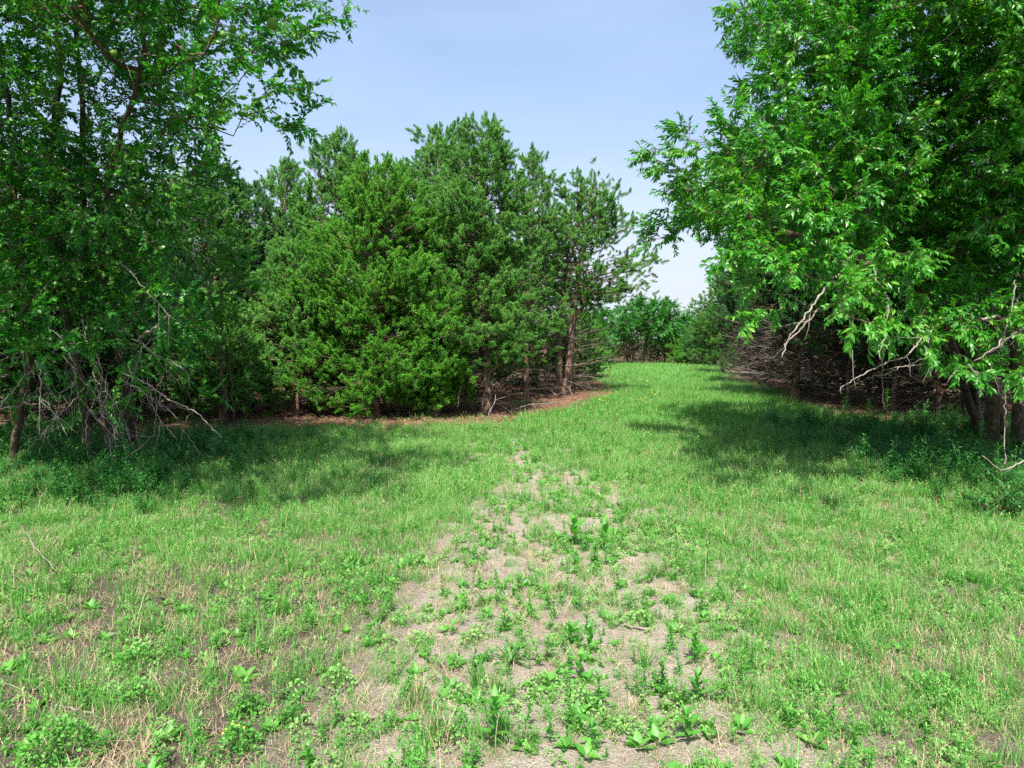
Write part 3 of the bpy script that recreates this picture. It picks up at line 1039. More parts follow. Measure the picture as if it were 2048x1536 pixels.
# bare, crooked branches of the two big trees
kL = [
    ([(245, 745, 13.6), (290, 765, 13.4), (340, 800, 13.2), (392, 823, 13.0), (418, 850, 13.0), (441, 874, 12.9)], 0.022, 0.008),
    ([(70, 720, 13.6), (82, 740, 13.6), (82, 780, 13.4), (80, 800, 13.3), (78, 868, 13.2)], 0.022, 0.006),
    ([(84, 795, 13.4), (103, 819, 13.2), (120, 845, 13.2), (133, 869, 13.1)], 0.014, 0.005),
    ([(165, 640, 14.4), (175, 690, 14.2), (198, 718, 14.1), (205, 745, 14.1), (190, 780, 14.0), (218, 785, 14)], 0.016, 0.005),
    ([(205, 745, 14.1), (200, 790, 14.1), (205, 830, 14.0), (185, 858, 14)], 0.012, 0.004),
    ([(148, 735, 14.8), (156, 790, 14.6), (190, 835, 14.4), (236, 880, 14.3)], 0.014, 0.005),
    ([(0, 640, 14.0), (25, 605, 14), (48, 560, 14), (50, 520, 14)], 0.012, 0.005),
    ([(-20, 590, 13.6), (10, 612, 13.6), (34, 631, 13.6)], 0.010, 0.004),
    ([(34, 628, 13.8), (60, 605, 13.8), (95, 570, 13.8)], 0.010, 0.005),
    ([(0, 815, 13.4), (20, 790, 13.4), (48, 750, 13.4), (68, 740, 13.5)], 0.013, 0.006),
    ([(0, 818, 13.4), (40, 812, 13.4), (75, 790, 13.4)], 0.009, 0.004),
    ([(280, 900, 15.5), (270, 850, 15.2), (285, 800, 15.0), (300, 770, 15)], 0.012, 0.006),
    ([(385, 488, 13.8), (390, 510, 13.7), (388, 522, 13.7), (396, 534, 13.7)], 0.014, 0.006),
    ([(240, 525, 14.2), (262, 545, 13.9), (300, 590, 13.6), (345, 635, 13.4), (388, 655, 13.3)], 0.016, 0.004),
    ([(210, 960, 13.8), (225, 920, 14.0), (216, 870, 14.3)], 0.010, 0.005),
    ([(280, 675, 14.6), (310, 655, 14.4), (340, 630, 14.4)], 0.05, 0.035),
    ([(230, 120, 13.5), (255, 118, 13.4), (290, 108, 13.3), (320, 112, 13.2)], 0.02, 0.008),
]
for q, (p, a, b) in enumerate(kL):
    wood(treeL, bL, p, a * 0.72, b * 0.8, seed=300 + q, subs=3 if len(p) > 3 else 1)
gk = np.random.default_rng(44)
for q in range(34):     # the tangle of dead shoots low in the left tree
    u0, v0, d0 = gk.uniform(-40, 330), gk.uniform(640, 780), gk.uniform(13.3, 16)
    pts = [(u0, v0, d0)]
    hu, hv = gk.normal(0, 22), gk.uniform(18, 40)
    for _ in range(4):
        u0 += hu + gk.normal(0, 12); v0 += hv + gk.normal(0, 8); d0 -= 0.08
        pts.append((u0, v0, d0))
    wood(treeL, bL, pts, gk.uniform(0.005, 0.009), 0.0025, seed=400 + q, subs=3, knobs=5)
kR = [
    ([(1735, 525, 13.6), (1668, 555, 12.6), (1640, 590, 12.2), (1605, 640, 11.8), (1580, 670, 11.6), (1562, 712, 11.5)], 0.040, 0.014),
    ([(1640, 615, 12.6), (1600, 660, 12.4), (1570, 690, 12.3), (1546, 716, 12.2)], 0.024, 0.012),
    ([(1610, 610, 12.4), (1585, 590, 12.4), (1550, 588, 12.5)], 0.012, 0.006),
    ([(1748, 515, 13.2), (1752, 560, 12.6), (1768, 575, 12.4), (1777, 610, 12.2), (1772, 655, 12.1), (1765, 690, 12.0), (1757, 716, 12.0)], 0.026, 0.012),
    ([(1890, 640, 14.4), (1842, 680, 13.4), (1825, 700, 13.2), (1812, 714, 13.1), (1768, 727, 12.9), (1735, 745, 12.7), (1700, 762, 12.5), (1680, 780, 12.4)], 0.034, 0.012),
    ([(1855, 727, 13.8), (1800, 735, 13.5), (1765, 752, 13.2), (1733, 757, 13.0)], 0.020, 0.008),
    ([(2040, 590, 13.8), (2022, 630, 13.2), (2010, 660, 13.0), (1998, 690, 12.8), (1970, 708, 12.6), (1950, 722, 12.6)], 0.036, 0.012),
    ([(2030, 560, 13), (2024, 620, 12.8), (2036, 640, 12.7), (2045, 665, 12.6)], 0.018, 0.010),
    ([(2046, 655, 12.6), (2020, 675, 12.4), (2006, 678, 12.4), (2002, 700, 12.4)], 0.012, 0.005),
    ([(1918, 736, 12.6), (1903, 750, 12.5), (1895, 764, 12.5)], 0.018, 0.010),
    ([(1935, 728, 12.3), (1950, 745, 12.2), (1970, 752, 12.2), (1988, 762, 12.2)], 0.012, 0.005),
    ([(1764, 715, 13.4), (1765, 770, 13.4), (1769, 820, 13.4)], 0.013, 0.008),
    ([(2009, 930, 13.4), (2010, 850, 13.8), (2011, 770, 14.0)], 0.014, 0.009),
    ([(1982, 735, 12.6), (1992, 765, 12.6), (2001, 790, 12.6)], 0.012, 0.005),
    ([(2030, 760, 13.2), (2040, 790, 13.1), (2045, 812, 13.0)], 0.018, 0.012),
    ([(1812, 712, 13.0), (1822, 725, 12.9), (1824, 748, 12.9)], 0.012, 0.006),
    ([(1848, 690, 13.0), (1855, 720, 13.0), (1862, 735, 12.9), (1860, 755, 12.9)], 0.012, 0.006),
    ([(1705, 700, 12.4), (1706, 740, 12.4), (1709, 773, 12.4)], 0.012, 0.008),
    ([(1640, 2, 14.0), (1660, 40, 13.8), (1676, 72, 13.8)], 0.05, 0.04),
    ([(1500, 118, 13.9), (1475, 116, 13.8), (1452, 114, 13.8)], 0.012, 0.005),
    ([(1960, 640, 13.4), (1990, 633, 13.6), (2010, 640, 13.8)], 0.045, 0.035),
    ([(2080, 912, 11.9), (2048, 922, 11.9), (2024, 935, 11.8), (2001, 940, 11.8), (1985, 928, 11.8), (1967, 911, 11.8)], 0.026, 0.012),
]
for q, (p, a, b) in enumerate(kR):
    wood(treeR, bR, p, a * 0.72, b * 0.7, seed=500 + q, subs=2 if len(p) > 3 else 0)

# hedge apples
gf = np.random.default_rng(3)


def fruit_mesh():
    import bmesh
    bm = bmesh.new()
    bmesh.ops.create_icosphere(bm, subdivisions=3, radius=1.0)
    for v in bm.verts:
        c = v.co.normalized()
        k = 1 + 0.05 * math.sin(c.x * 17 + c.y * 5) * math.sin(c.y * 19 - c.z * 3) * math.sin(c.z * 15 + 1) * 2 + gf.normal(0, 0.012)
        v.co = c * k
    me = bpy.data.meshes.new('fruit')
    bm.to_mesh(me)
    bm.free()
    me.materials.append(M_FRUIT)
    me.polygons.foreach_set('use_smooth', np.ones(len(me.polygons), bool))
    return me


FM = fruit_mesh()
for (u, v, d, s) in [(545, 48, 11.0, 0.085), (465, 58, 11.3, 0.065), (446, 70, 11.3, 0.06), (228, 106, 12.2, 0.06), (168, 34, 12.2, 0.06),
                     (274, 16, 12.2, 0.06), (121, 160, 12.6, 0.055), (485, 76, 11.4, 0.05)]:
    link('fruit', FM, treeL, at(u, v, d + 0.5) - bL, scale=(s, s, s * 1.05))
for (u, v, d, s) in [(1874, 208, 13.4, 0.055), (1558, 68, 13.4, 0.05)]:
    link('fruit', FM, treeR, at(u, v, d) - bR, scale=(s, s, s * 1.05))

# ---- smaller broad-leaved trees
bS = on_ground(470, 858) + np.array([0, -0.6, 0])
broad_tree('young_tree', 'slender yellow-green young tree between the big osage orange and the cedars', 'tree', bS,
           [([bS + [0, 0, -0.1], at(440, 700, 21.5), at(420, 560, 21), at(395, 420, 20.5)], 0.05, 0.02),
            ([bS + [0.2, 0, -0.1], at(460, 720, 21.8), at(430, 620, 21.5), at(390, 500, 21)], 0.04, 0.02)],
           [lobe(410, 450, 20.6, 0.85, 1.0, 0.9, 0.6), lobe(400, 560, 20.3, 1.2, 0.9, 1.0, 0.7), lobe(440, 650, 20.4, 1.0, 0.7, 0.8, 0.7),
            lobe(330, 480, 20.5, 0.8, 1.2, 0.9, 0.5), lobe(350, 620, 20.4, 0.9, 0.8, 0.9, 0.6)], 0.5, SPRAY_S, LAY_S, 31, n_spray=7, sscale=1.1)

bF1 = on_ground(1290, 729)
broad_tree('round_tree', 'round-crowned broad-leaved tree with pale trunk at the far end of the clearing', 'tree', bF1,
           [([bF1 + [0, 0, -0.2], bF1 + [0, 0, 2.0], at(1296, 655, 79), at(1300, 620, 79)], 0.26, 0.08),
            ([bF1 + [0.3, 0, -0.2], bF1 + [0.8, 0, 1.4], at(1320, 670, 79), at(1340, 640, 79)], 0.16, 0.06)],
           [lobe(1300, 635, 79, 3.2, 2.1, 2.5, 1.1), lobe(1350, 655, 78, 2.6, 1.9, 2.3, 1.1), lobe(1290, 612, 79, 1.8, 0.9, 1.5, 1.2),
            lobe(1385, 685, 77, 1.5, 1.3, 1.4, 1.0), lobe(1325, 620, 79, 1.8, 0.9, 1.5, 1.1)], 0.8, SPRAY_F, LAY_F, 33, n_spray=9, sscale=1.15, min_limb=0.03)
bF2 = on_ground(1258, 729)
broad_tree('round_tree', 'smaller forked tree with three pale stems just left of the round-crowned one', 'tree', bF2,
           [([bF2 + [0, 0, -0.2], at(1250, 700, 78), at(1247, 670, 78)], 0.20, 0.08),
            ([bF2 + [0.4, 0, -0.2], at(1268, 700, 78), at(1278, 670, 78)], 0.14, 0.06),
            ([bF2 + [0.2, 0, -0.2], at(1260, 705, 78.2), at(1262, 680, 78.2)], 0.10, 0.06)],
           [lobe(1245, 655, 78, 2.2, 1.7, 1.9, 1.1), lobe(1222, 655, 78.5, 1.9, 2.0, 1.6, 1.1), lobe(1262, 632, 79, 1.2, 1.0, 1.4, 0.8)],
           0.8, SPRAY_F, LAY_F, 34, n_spray=9, sscale=1.1, min_limb=0.03)
bF3 = on_ground(1196, 731)
broad_tree('round_tree', 'pale green tree half hidden behind the low cedar at the clearing corner', 'tree', bF3,
           [([bF3 + [0, 0, -0.2], at(1198, 690, 70), at(1200, 650, 70)], 0.18, 0.06)],
           [lobe(1200, 660, 70, 1.7, 1.8, 1.7, 0.8), lobe(1190, 640, 70, 1.2, 0.9, 1.2, 0.8), lobe(1205, 690, 70, 1.3, 1.0, 1.3, 0.8)],
           0.8, SPRAY_F, LAY_F, 35, n_spray=9, sscale=1.1, min_limb=0.03)


# ------------------------------------------------------------ cedars
def cedar(label, x, y, H, rmax, seed, tone='grey', low=0.0, fol_low=None, stems=1, trunk_r=0.13, n_br=150, dens=1.0,
          dead=0, dead_far=0, group=None, peak=0.38, tip=0.10, clump=1.0, dead_low=0.3, dead_high=3.5, lean=(0, 0), dead_mesh=None,
          spires=3, brown=0, side=None, name='cedar_tree'):
    g = np.random.default_rng(seed)
    z0 = float(ground_z(x, y))
    root = empty(name, (x, y, z0), label, 'tree', group)
    fol_low = low if fol_low is None else fol_low
    # stems
    tops = []
    for k in range(stems):
        a = g.uniform(0, 6.28) if stems > 2 else math.pi * k
        off = np.array([math.cos(a), math.sin(a), 0]) * (trunk_r * 0.85 if stems > 1 else 0)
        n = 16
        t = np.linspace(0, 1, n)
        hh = H * (0.97 if k == 0 else g.uniform(0.8, 0.93))
        drift = g.normal(0, 0.15, 2)
        P = np.stack([off[0] * (1 + 2.5 * t) + (lean[0] + drift[0]) * t ** 1.5 + 0.04 * np.sin(t * 9 + seed + k),
                      off[1] * (1 + 3.5 * t) + (lean[1] + drift[1]) * t ** 1.5 + 0.04 * np.cos(t * 7 + seed), -0.15 + (hh + 0.15) * t], 1)
        rr = trunk_r * (1 - 0.93 * t) ** 0.85
        rr[0] *= 1.45
        rr[1] *= 1.1
        # finer rings near the ground so the fluted bark shows
        ti = np.concatenate([np.linspace(0, 0.3, 16), np.linspace(0.35, 1, 12)])
        P = np.stack([np.interp(ti, t, P[:, q]) for q in range(3)], 1)
        rr = np.interp(ti, t, rr)
        link('trunk', mesh_t(P, rr, 11, 0.10, M_CBARK, 'trunk', seed + k), root)
        tops.append(P)
    lump = g.uniform(0, 6.28, 6)

    def prof(h, az):
        s = (h - fol_low) / max(H - fol_low, 0.1)
        p = np.interp(s, [0, 0.12, peak, 0.7, 0.9, 1.0], [0.70, 0.9, 1.0, 0.80, 0.48, tip])
        m = 1 + 0.16 * math.sin(2 * az + lump[0] + 3 * s) + 0.13 * math.sin(3 * az + lump[1] - 5 * s) + 0.12 * math.sin(9 * s + lump[2] + az)
        return rmax * p * m

    br = Soup()
    pts, dirs, scs = [], [], []
    nb = int(n_br * dens)
    for k in range(nb):
        s = (k + g.random()) / nb
        s = s ** 0.95
        h = fol_low + (H - fol_low) * s
        az = g.uniform(0, 2 * math.pi)
        L = prof(h, az) * g.uniform(0.72, 1.15)
        if side is not None and math.cos(az - side) < 0: L *= 0.75
        rise = np.interp(s, [0, 0.3, 0.8, 1], [0.02, 0.32, 0.75, 1.5])
        stem = tops[g.integers(len(tops))]
        hb = max(min(h - L * rise * 0.7, H * 0.96), 0.3)
        c0 = np.array([np.interp(hb, stem[:, 2], stem[:, 0]), np.interp(hb, stem[:, 2], stem[:, 1]), hb])
        d = np.array([math.cos(az), math.sin(az), 0])
        m = 7
        t = np.linspace(0, 1, m)
        P = c0 + d * (L * t)[:, None] + np.array([0, 0, 1.0]) * ((h - hb) * (0.35 * t + 0.65 * t * t))[:, None]
        P[1:] += g.normal(0, 0.03, (m - 1, 3))
        br.add(*tube(P, np.linspace(0.020 + 0.008 * L, 0.006, m), 4))
        nc = max(int(L * 9.0 * dens), 6)
        for q in range(nc):
            tt = 0.30 + 0.72 * ((q + g.random()) / nc) ** 0.7
            tt = min(tt, 1.0)
            c = np.array([np.interp(tt, t, P[:, w]) for w in range(3)])
            spread = 0.20 + 0.20 * L * 0.5
            c = c + g.normal(0, 1, 3) * np.array([spread, spread, spread * 0.75]) * (1.1 - 0.5 * tt)
            v = d * 0.9 + np.array([0, 0, 0.5 + 0.5 * s]) + g.normal(0, 0.55, 3)
            pts.append(c); dirs.append(v); scs.append(g.uniform(0.5, 1.0) * clump)
        # upright leader shoots at the branch ends make the feathery outline
        if s > 0.18 and g.random() < 0.75:
            hs = g.uniform(0.18, 0.6)
            tip_ = P[-1] + d * g.uniform(-0.25, 0.12)
            for q in range(7):
                f_ = q / 6
                pts.append(tip_ + np.array([g.normal(0, 0.05), g.normal(0, 0.05), hs * f_]))
                dirs.append(d * (0.55 - 0.3 * f_) + np.array([g.normal(0, 0.35) * (1 - f_), g.normal(0, 0.35) * (1 - f_), 0.9 + f_]))
                scs.append((0.75 - 0.4 * f_) * clump * g.uniform(0.8, 1.1))
    # uneven top: spires of their own
    for k in range(spires):
        az = g.uniform(0, 2 * math.pi)
        rr_ = 0 if k == 0 else g.uniform(0.2, 0.55) * rmax
        ht = H * (1.0 if k == 0 else g.uniform(0.83, 0.97))
        cx, cyy = tops[0][-1, 0] + rr_ * math.cos(az), tops[0][-1, 1] + rr_ * math.sin(az)
        br.add(*tube(np.array([[cx * 0.7, cyy * 0.7, ht - 2.2], [cx, cyy, ht - 1.0], [cx, cyy, ht + 0.1]]), [0.03, 0.018, 0.004], 4))
        for q in range(46):
            s = g.random() ** 0.8
            r2 = 0.36 * (1 - s) + 0.02
            a2 = g.uniform(0, 6.28)
            pts.append([cx + r2 * math.cos(a2) * g.random(), cyy + r2 * math.sin(a2) * g.random(), ht - 2.1 + 2.3 * s])
            dirs.append([math.cos(a2) * (0.9 - 0.5 * s), math.sin(a2) * (0.9 - 0.5 * s), 0.6 + 1.6 * s])
            scs.append(g.uniform(0.45, 0.75) * (1.1 - 0.45 * s) * clump)
    link('branches', br.mesh('branches', M_CBARK), root, kind='stuff')
    pts, dirs, scs = np.array(pts), np.array(dirs), np.array(scs)
    ok = pts[:, 2] > 0.12
    pts, dirs, scs = pts[ok], dirs[ok], scs[ok]
    M = frames(dirs, None, g.normal(0, 0.5, len(dirs)))
    scatter('foliage', CED[tone], pts, eulers(M), scs, g.integers(0, 6, len(pts)), root)
    if brown:
        idx = g.choice(len(pts), brown, replace=False)
        scatter('brown_foliage', BROWN, pts[idx] + g.normal(0, 0.05, (brown, 3)), eulers(M[idx]), scs[idx] * 0.8, g.integers(0, 3, brown), root,
                label='dead rust-brown foliage')
    dm = dead_mesh or DEADR
    cam_az = math.atan2(-y, -x)
    for k in range(dead):
        h = dead_low + (dead_high - dead_low) * g.random()
        az = cam_az + g.uniform(-1.9, 1.9)
        stem = tops[g.integers(len(tops))]
        c0 = (np.interp(h, stem[:, 2], stem[:, 0]), np.interp(h, stem[:, 2], stem[:, 1]), h)
        e = Euler((g.uniform(-0.6, 0.6), -g.uniform(-0.15, 0.45), az))
        s = g.uniform(0.6, 1.15) * rmax / 2.2
        link('dead_branch', dm[g.integers(len(dm))], root, c0, e, scale=(s, s, s))
    if dead_far:
        h = g.uniform(dead_low, dead_high, dead_far)
        az = g.uniform(0, 6.28, dead_far)
        stem = tops[0]
        c = np.stack([np.interp(h, stem[:, 2], stem[:, 0]), np.interp(h, stem[:, 2], stem[:, 1]), h], 1)
        e = np.stack([g.uniform(-0.6, 0.6, dead_far), -g.uniform(-0.15, 0.45, dead_far), az], 1)
        scatter('dead_twigs', DEADV, c, e, g.uniform(0.6, 1.2, dead_far) * rmax / 2.2, g.integers(0, 5, dead_far), root)
    return root


def gx_(u, d): return (u - 1024) / FOC * d


def hz_(v, d): return at(1024, v, d)[2]


tall = cedar('tall grey-green cedar with the highest spire and a dark bare lower trunk', gx_(972, 27.4), 27.4, hz_(258, 27.4), 2.45, 101, 'grey', 1.3, 1.7,
      trunk_r=0.17, n_br=170, dead=30, dead_far=120, spires=2, dead_mesh=DEADM, dead_low=0.5, dead_high=5.5, side=math.pi * 1.2, tip=0.12, peak=0.4)
cedar('grey-green cedar with a feathery pale top just left of the highest spire', gx_(880, 30), 30, hz_(256, 30), 2.5, 102, 'grey', 1.0, 1.0,
      n_br=190, spires=5, dead_far=20, tip=0.3)
cedar('bushy bright green cedar whose foliage reaches the ground in the middle', gx_(752, 26.2), 26.2, hz_(335, 26.2), 2.75, 103, 'bright', 0.0, 0.35,
      n_br=210, spires=5, tip=0.25, peak=0.32, brown=14, dead_far=30, dead_low=0.3, dead_high=2.5)
cedar('cedar with two open spires rising left of the bright green bushy one', gx_(675, 31), 31, hz_(278, 31), 2.6, 104, 'grey', 1.0, 1.2,
      n_br=150, spires=4, tip=0.15)
cedar('narrow dark cedar standing behind the bright bushy one on its left', gx_(575, 31.5), 31.5, hz_(330, 31.5), 2.2, 105, 'grey', 1.0, 1.0, n_br=130, spires=3)
cedar('drooping olive-grey cedar low in front at the left of the cedar group', gx_(590, 26.6), 26.6, hz_(490, 26.6), 1.75, 106, 'grey', 0.0, 0.5,
      n_br=110, spires=3, dead=14, dead_far=20, tip=0.3, dead_mesh=DEADM, brown=6)
twin = cedar('double-trunked cedar with open wind-swept crown at the edge of the clearing', gx_(1124, 37), 37, hz_(362, 37), 3.2, 107, 'grey', 3.3, 4.7,
      stems=2, trunk_r=0.22, n_br=170, dens=0.76, dead=60, dead_far=90, spires=5, tip=0.35, lean=(0.9, 0.0), dead_mesh=DEADM, dead_low=0.3, dead_high=6.0, side=0.0, peak=0.5)
cedar('slim cedar filling the gap behind the highest spire on its right', gx_(1050, 33.5), 33.5, hz_(310, 33.5), 1.7, 108, 'grey', 1.0, 1.6, n_br=110, spires=3, dead=16, dead_far=50,
      dead_high=5.5)
cedar('low bright cedar bush behind the double-trunked one beside the grass', gx_(1158, 50), 50, hz_(625, 50) , 1.9, 109, 'bright', 0.0, 0.3, n_br=110, spires=2)
cedar('cedar with a single pointed top seen through the gap left of the open-spired one', gx_(430, 27), 27, hz_(330, 27), 1.9, 110, 'grey', 1.0, 1.0, n_br=130, spires=3, dead_far=30)
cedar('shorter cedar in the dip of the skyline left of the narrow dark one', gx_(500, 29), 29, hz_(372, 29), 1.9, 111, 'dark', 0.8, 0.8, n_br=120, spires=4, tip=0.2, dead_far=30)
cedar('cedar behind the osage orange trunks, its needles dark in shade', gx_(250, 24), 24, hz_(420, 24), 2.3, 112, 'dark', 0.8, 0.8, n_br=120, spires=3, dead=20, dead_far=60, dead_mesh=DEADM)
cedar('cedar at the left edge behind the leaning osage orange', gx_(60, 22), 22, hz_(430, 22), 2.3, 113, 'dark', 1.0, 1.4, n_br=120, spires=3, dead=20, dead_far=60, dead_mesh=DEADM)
cedar('low bright cedar boughs at the right foot of the bushy bright cedar', gx_(868, 26.4), 26.4, hz_(600, 26.4), 1.35, 115, 'bright', 0.1, 0.4, n_br=90, spires=3, tip=0.35, peak=0.4, brown=8)
cedar('low cedar in shade between the young tree and the olive-grey cedar', gx_(440, 24.5), 24.5, hz_(610, 24.5), 1.5, 114, 'grey', 0.3, 0.5, n_br=80, spires=3, tip=0.3, dead=14, dead_far=30, brown=10)
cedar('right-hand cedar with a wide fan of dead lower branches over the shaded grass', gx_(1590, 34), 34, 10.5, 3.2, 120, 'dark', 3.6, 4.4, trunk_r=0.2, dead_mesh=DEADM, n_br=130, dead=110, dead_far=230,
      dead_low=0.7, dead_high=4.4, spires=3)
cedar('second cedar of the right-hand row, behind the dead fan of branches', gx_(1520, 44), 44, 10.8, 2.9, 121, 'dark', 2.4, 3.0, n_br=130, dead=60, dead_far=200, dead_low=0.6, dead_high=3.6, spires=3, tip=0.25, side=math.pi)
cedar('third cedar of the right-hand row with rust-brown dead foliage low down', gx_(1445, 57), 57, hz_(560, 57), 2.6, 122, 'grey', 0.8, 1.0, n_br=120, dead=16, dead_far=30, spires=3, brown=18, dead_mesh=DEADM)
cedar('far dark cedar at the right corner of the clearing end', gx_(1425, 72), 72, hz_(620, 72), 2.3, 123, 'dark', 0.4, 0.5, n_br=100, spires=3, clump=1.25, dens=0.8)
cedar('low spreading cedar at the foot of the far tree line on the right', gx_(1385, 76), 76, hz_(676, 76), 2.4, 124, 'bright', 0.1, 0.2, n_br=90, spires=3, tip=0.4, clump=1.25, dens=0.8)

# pale dead boughs reaching out between the tallest cedar and the double-trunked one
for q, (own_, pts_, ra) in enumerate([
        (twin, [(1112, 500, 36.4), (1095, 492, 35.8), (1062, 512, 35.2), (1028, 523, 34.8)], 0.035),
        (twin, [(1108, 480, 36.2), (1090, 505, 35.8), (1066, 535, 35.2)], 0.026),
        (twin, [(1112, 560, 36.4), (1092, 568, 36.0), (1066, 598, 35.4), (1024, 626, 34.8)], 0.035),
        (twin, [(1131, 573, 36.4), (1100, 580, 36.0), (1070, 600, 35.4), (1058, 610, 35.2)], 0.028),
        (twin, [(1100, 520, 36.2), (1085, 545, 35.8), (1062, 560, 35.4)], 0.022),
        (tall, [(972, 705, 27.2), (1000, 672, 26.8), (1037, 655, 26.4)], 0.026),
        (tall, [(974, 752, 27.2), (1000, 728, 26.8), (1024, 703, 26.5)], 0.028),
        (tall, [(972, 690, 27.2), (1010, 665, 26.8), (1050, 640, 26.4), (1075, 600, 26.2)], 0.024),
        (twin, [(1112, 757, 36.6), (1094, 748, 36.0), (1072, 743, 35.6)], 0.03),
        (twin, [(1110, 735, 36.6), (1084, 722, 36.0), (1060, 716, 35.6)], 0.024)]):
    wood(own_, np.array(own_.location), pts_, ra, 0.006, 'dead_branch', seed=700 + q, subs=4, knobs=2)

# cedars of the stand behind: copies of five kinds, each an object of its own
G_R, G_L, G_C, G_F = 'cedars of the right thicket', 'cedars of the left thicket', 'cedars behind the central group', 'cedars of the far tree line'
protos = [
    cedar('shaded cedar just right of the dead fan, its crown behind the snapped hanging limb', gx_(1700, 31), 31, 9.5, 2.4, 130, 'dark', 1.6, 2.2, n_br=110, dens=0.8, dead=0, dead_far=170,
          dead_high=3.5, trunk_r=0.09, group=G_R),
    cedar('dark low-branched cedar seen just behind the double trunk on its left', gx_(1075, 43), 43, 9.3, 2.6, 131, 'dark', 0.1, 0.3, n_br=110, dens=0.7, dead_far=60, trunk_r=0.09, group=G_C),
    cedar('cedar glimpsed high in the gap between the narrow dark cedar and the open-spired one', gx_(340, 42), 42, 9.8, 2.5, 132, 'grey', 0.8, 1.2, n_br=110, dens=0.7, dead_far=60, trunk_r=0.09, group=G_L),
]
gc = np.random.default_rng(77)
spots = [   # x, y, kind, scale, group, label
    (gx_(1790, 29), 29, 0, 1, G_R, 'shaded cedar behind the long drooping grey limb in the right thicket'),
    (gx_(1880, 27), 27, 0, 1, G_R, 'shaded cedar between the drooping grey limb and the right osage trunks'),
    (gx_(1980, 26), 26, 0, 1, G_R, 'shaded cedar directly behind the thick right osage orange trunks'),
    (gx_(2080, 24), 24, 0, 1, G_R, 'shaded cedar at the right picture edge, behind the osage trunks'),
    (gx_(1625, 40), 40, 0, 1, G_R, 'thin-stemmed shaded cedar seen through the dead fan of branches, left of its trunk'),
    (gx_(1560, 50), 50, 0, 1, G_R, 'distant shaded cedar behind the second cedar of the right-hand row'),
    (gx_(1600, 36), 36, 1, 1, G_R, 'low-branched dark cedar close behind the trunk of the dead-fan cedar'),
    (gx_(1740, 33), 33, 1, 1, G_R, 'low-branched dark cedar under the hanging tuft of long leaves'),
    (gx_(1830, 31.5), 31.5, 1, 1, G_R, 'low-branched dark cedar below the middle of the drooping grey limb'),
    (gx_(1930, 30), 30, 1, 1, G_R, 'low-branched dark cedar just left of the right osage trunks'),
    (gx_(1500, 55), 55, 1, 1, G_R, 'low-branched dark cedar between the second and third cedars of the right row'),
    (gx_(1690, 37), 37, 1, 1, G_R, 'dark cedar filling the space right of the dead-fan trunk, low down'),
    (gx_(1790, 35), 35, 1, 1, G_R, 'dark cedar deep in the thicket left of the hanging dead stem'),
    (gx_(1990, 31), 31, 1, 1, G_R, 'dark cedar deep in the thicket between the right osage trunks'),
    (gx_(2110, 22), 22, 0, 1, G_R, 'shaded cedar rising at the right edge behind the osage crown'),
    (gx_(1010, 39), 39, 1, 1, G_C, 'dark low-branched cedar between the tallest cedar trunk and the slim one'),
    (gx_(930, 36), 36, 1, 1, G_C, 'dark low-branched cedar behind the low bright boughs, left of the tallest trunk'),
    (gx_(850, 35), 35, 1, 1, G_C, 'cedar behind the dip between the bright bushy cedar and the pale-topped one'),
    (gx_(640, 36), 36, 1, 1, G_C, 'cedar behind the dip between the open-spired and the narrow dark cedars'),
    (gx_(998, 44), 44, 1, 1, G_C, 'farther dark cedar low behind the tallest cedar trunk'),
    (gx_(1145, 45), 45, 1, 0.78, G_C, 'dark cedar close behind the double trunk on its right'),
    (gx_(380, 28), 28, 1, 1, G_L, 'dark cedar behind the slender yellow-green young tree'),
    (gx_(270, 28), 28, 1, 1, G_L, 'dark cedar behind the second left osage trunk'),
    (gx_(150, 26), 26, 1, 1, G_L, 'dark cedar low behind the main left osage trunk'),
    (gx_(20, 25), 25, 1, 1, G_L, 'dark cedar behind the outermost left osage stem'),
    (gx_(-60, 20), 20, 1, 1, G_L, 'nearest dark cedar at the very left edge, behind the dead shoots'),
    (gx_(-220, 18), 18, 2, 1, G_L, 'grey-green cedar touching the left picture edge under the osage leaves'),
    (gx_(1225, 88), 88, 2, 0.6, G_F, 'far cedar left of the forked pale-stemmed tree, behind the clearing end'),
    (gx_(1270, 87), 87, 1, 0.62, G_F, 'far cedar showing between the forked tree and the round-crowned tree'),
    (gx_(1315, 88), 88, 2, 0.6, G_F, 'far cedar just right of the pale trunk of the round-crowned tree'),
    (gx_(1355, 86), 86, 1, 0.6, G_F, 'far cedar under the right side of the round crown'),
    (gx_(1200, 84), 84, 1, 0.6, G_F, 'leftmost far cedar of the line closing the clearing'),
    (gx_(1248, 83.5), 83.5, 2, 0.58, G_F, 'far cedar directly behind the three pale stems of the forked tree'),
    (gx_(1330, 83.5), 83.5, 1, 0.6, G_F, 'dark far cedar filling the shade below the round crown'),
    (gx_(1372, 83), 83, 2, 0.6, G_F, 'far cedar between the round crown and the low spreading cedar'),
    (gx_(1290, 96), 96, 1, 0.66, G_F, 'farthest cedar, a dark sliver behind the round-crowned tree'),
]


def copy_tree(o, parent=None):
    c = o.copy()
    COL.objects.link(c)
    c.parent = parent
    for ch in o.children:
        copy_tree(ch, c)
    return c


for (x, y, k, sc_, grp, lab) in spots:
    c = copy_tree(protos[k])
    c.location = (x, y, float(ground_z(x, y)))
    c.rotation_euler = (0, 0, gc.uniform(0, 6.28))
    s = gc.uniform(0.88, 1.1) * sc_
    c.scale = (s * (1.3 if y > 80 else 1), s * (1.3 if y > 80 else 1), s)
    c['label'] = lab
    c['group'] = grp


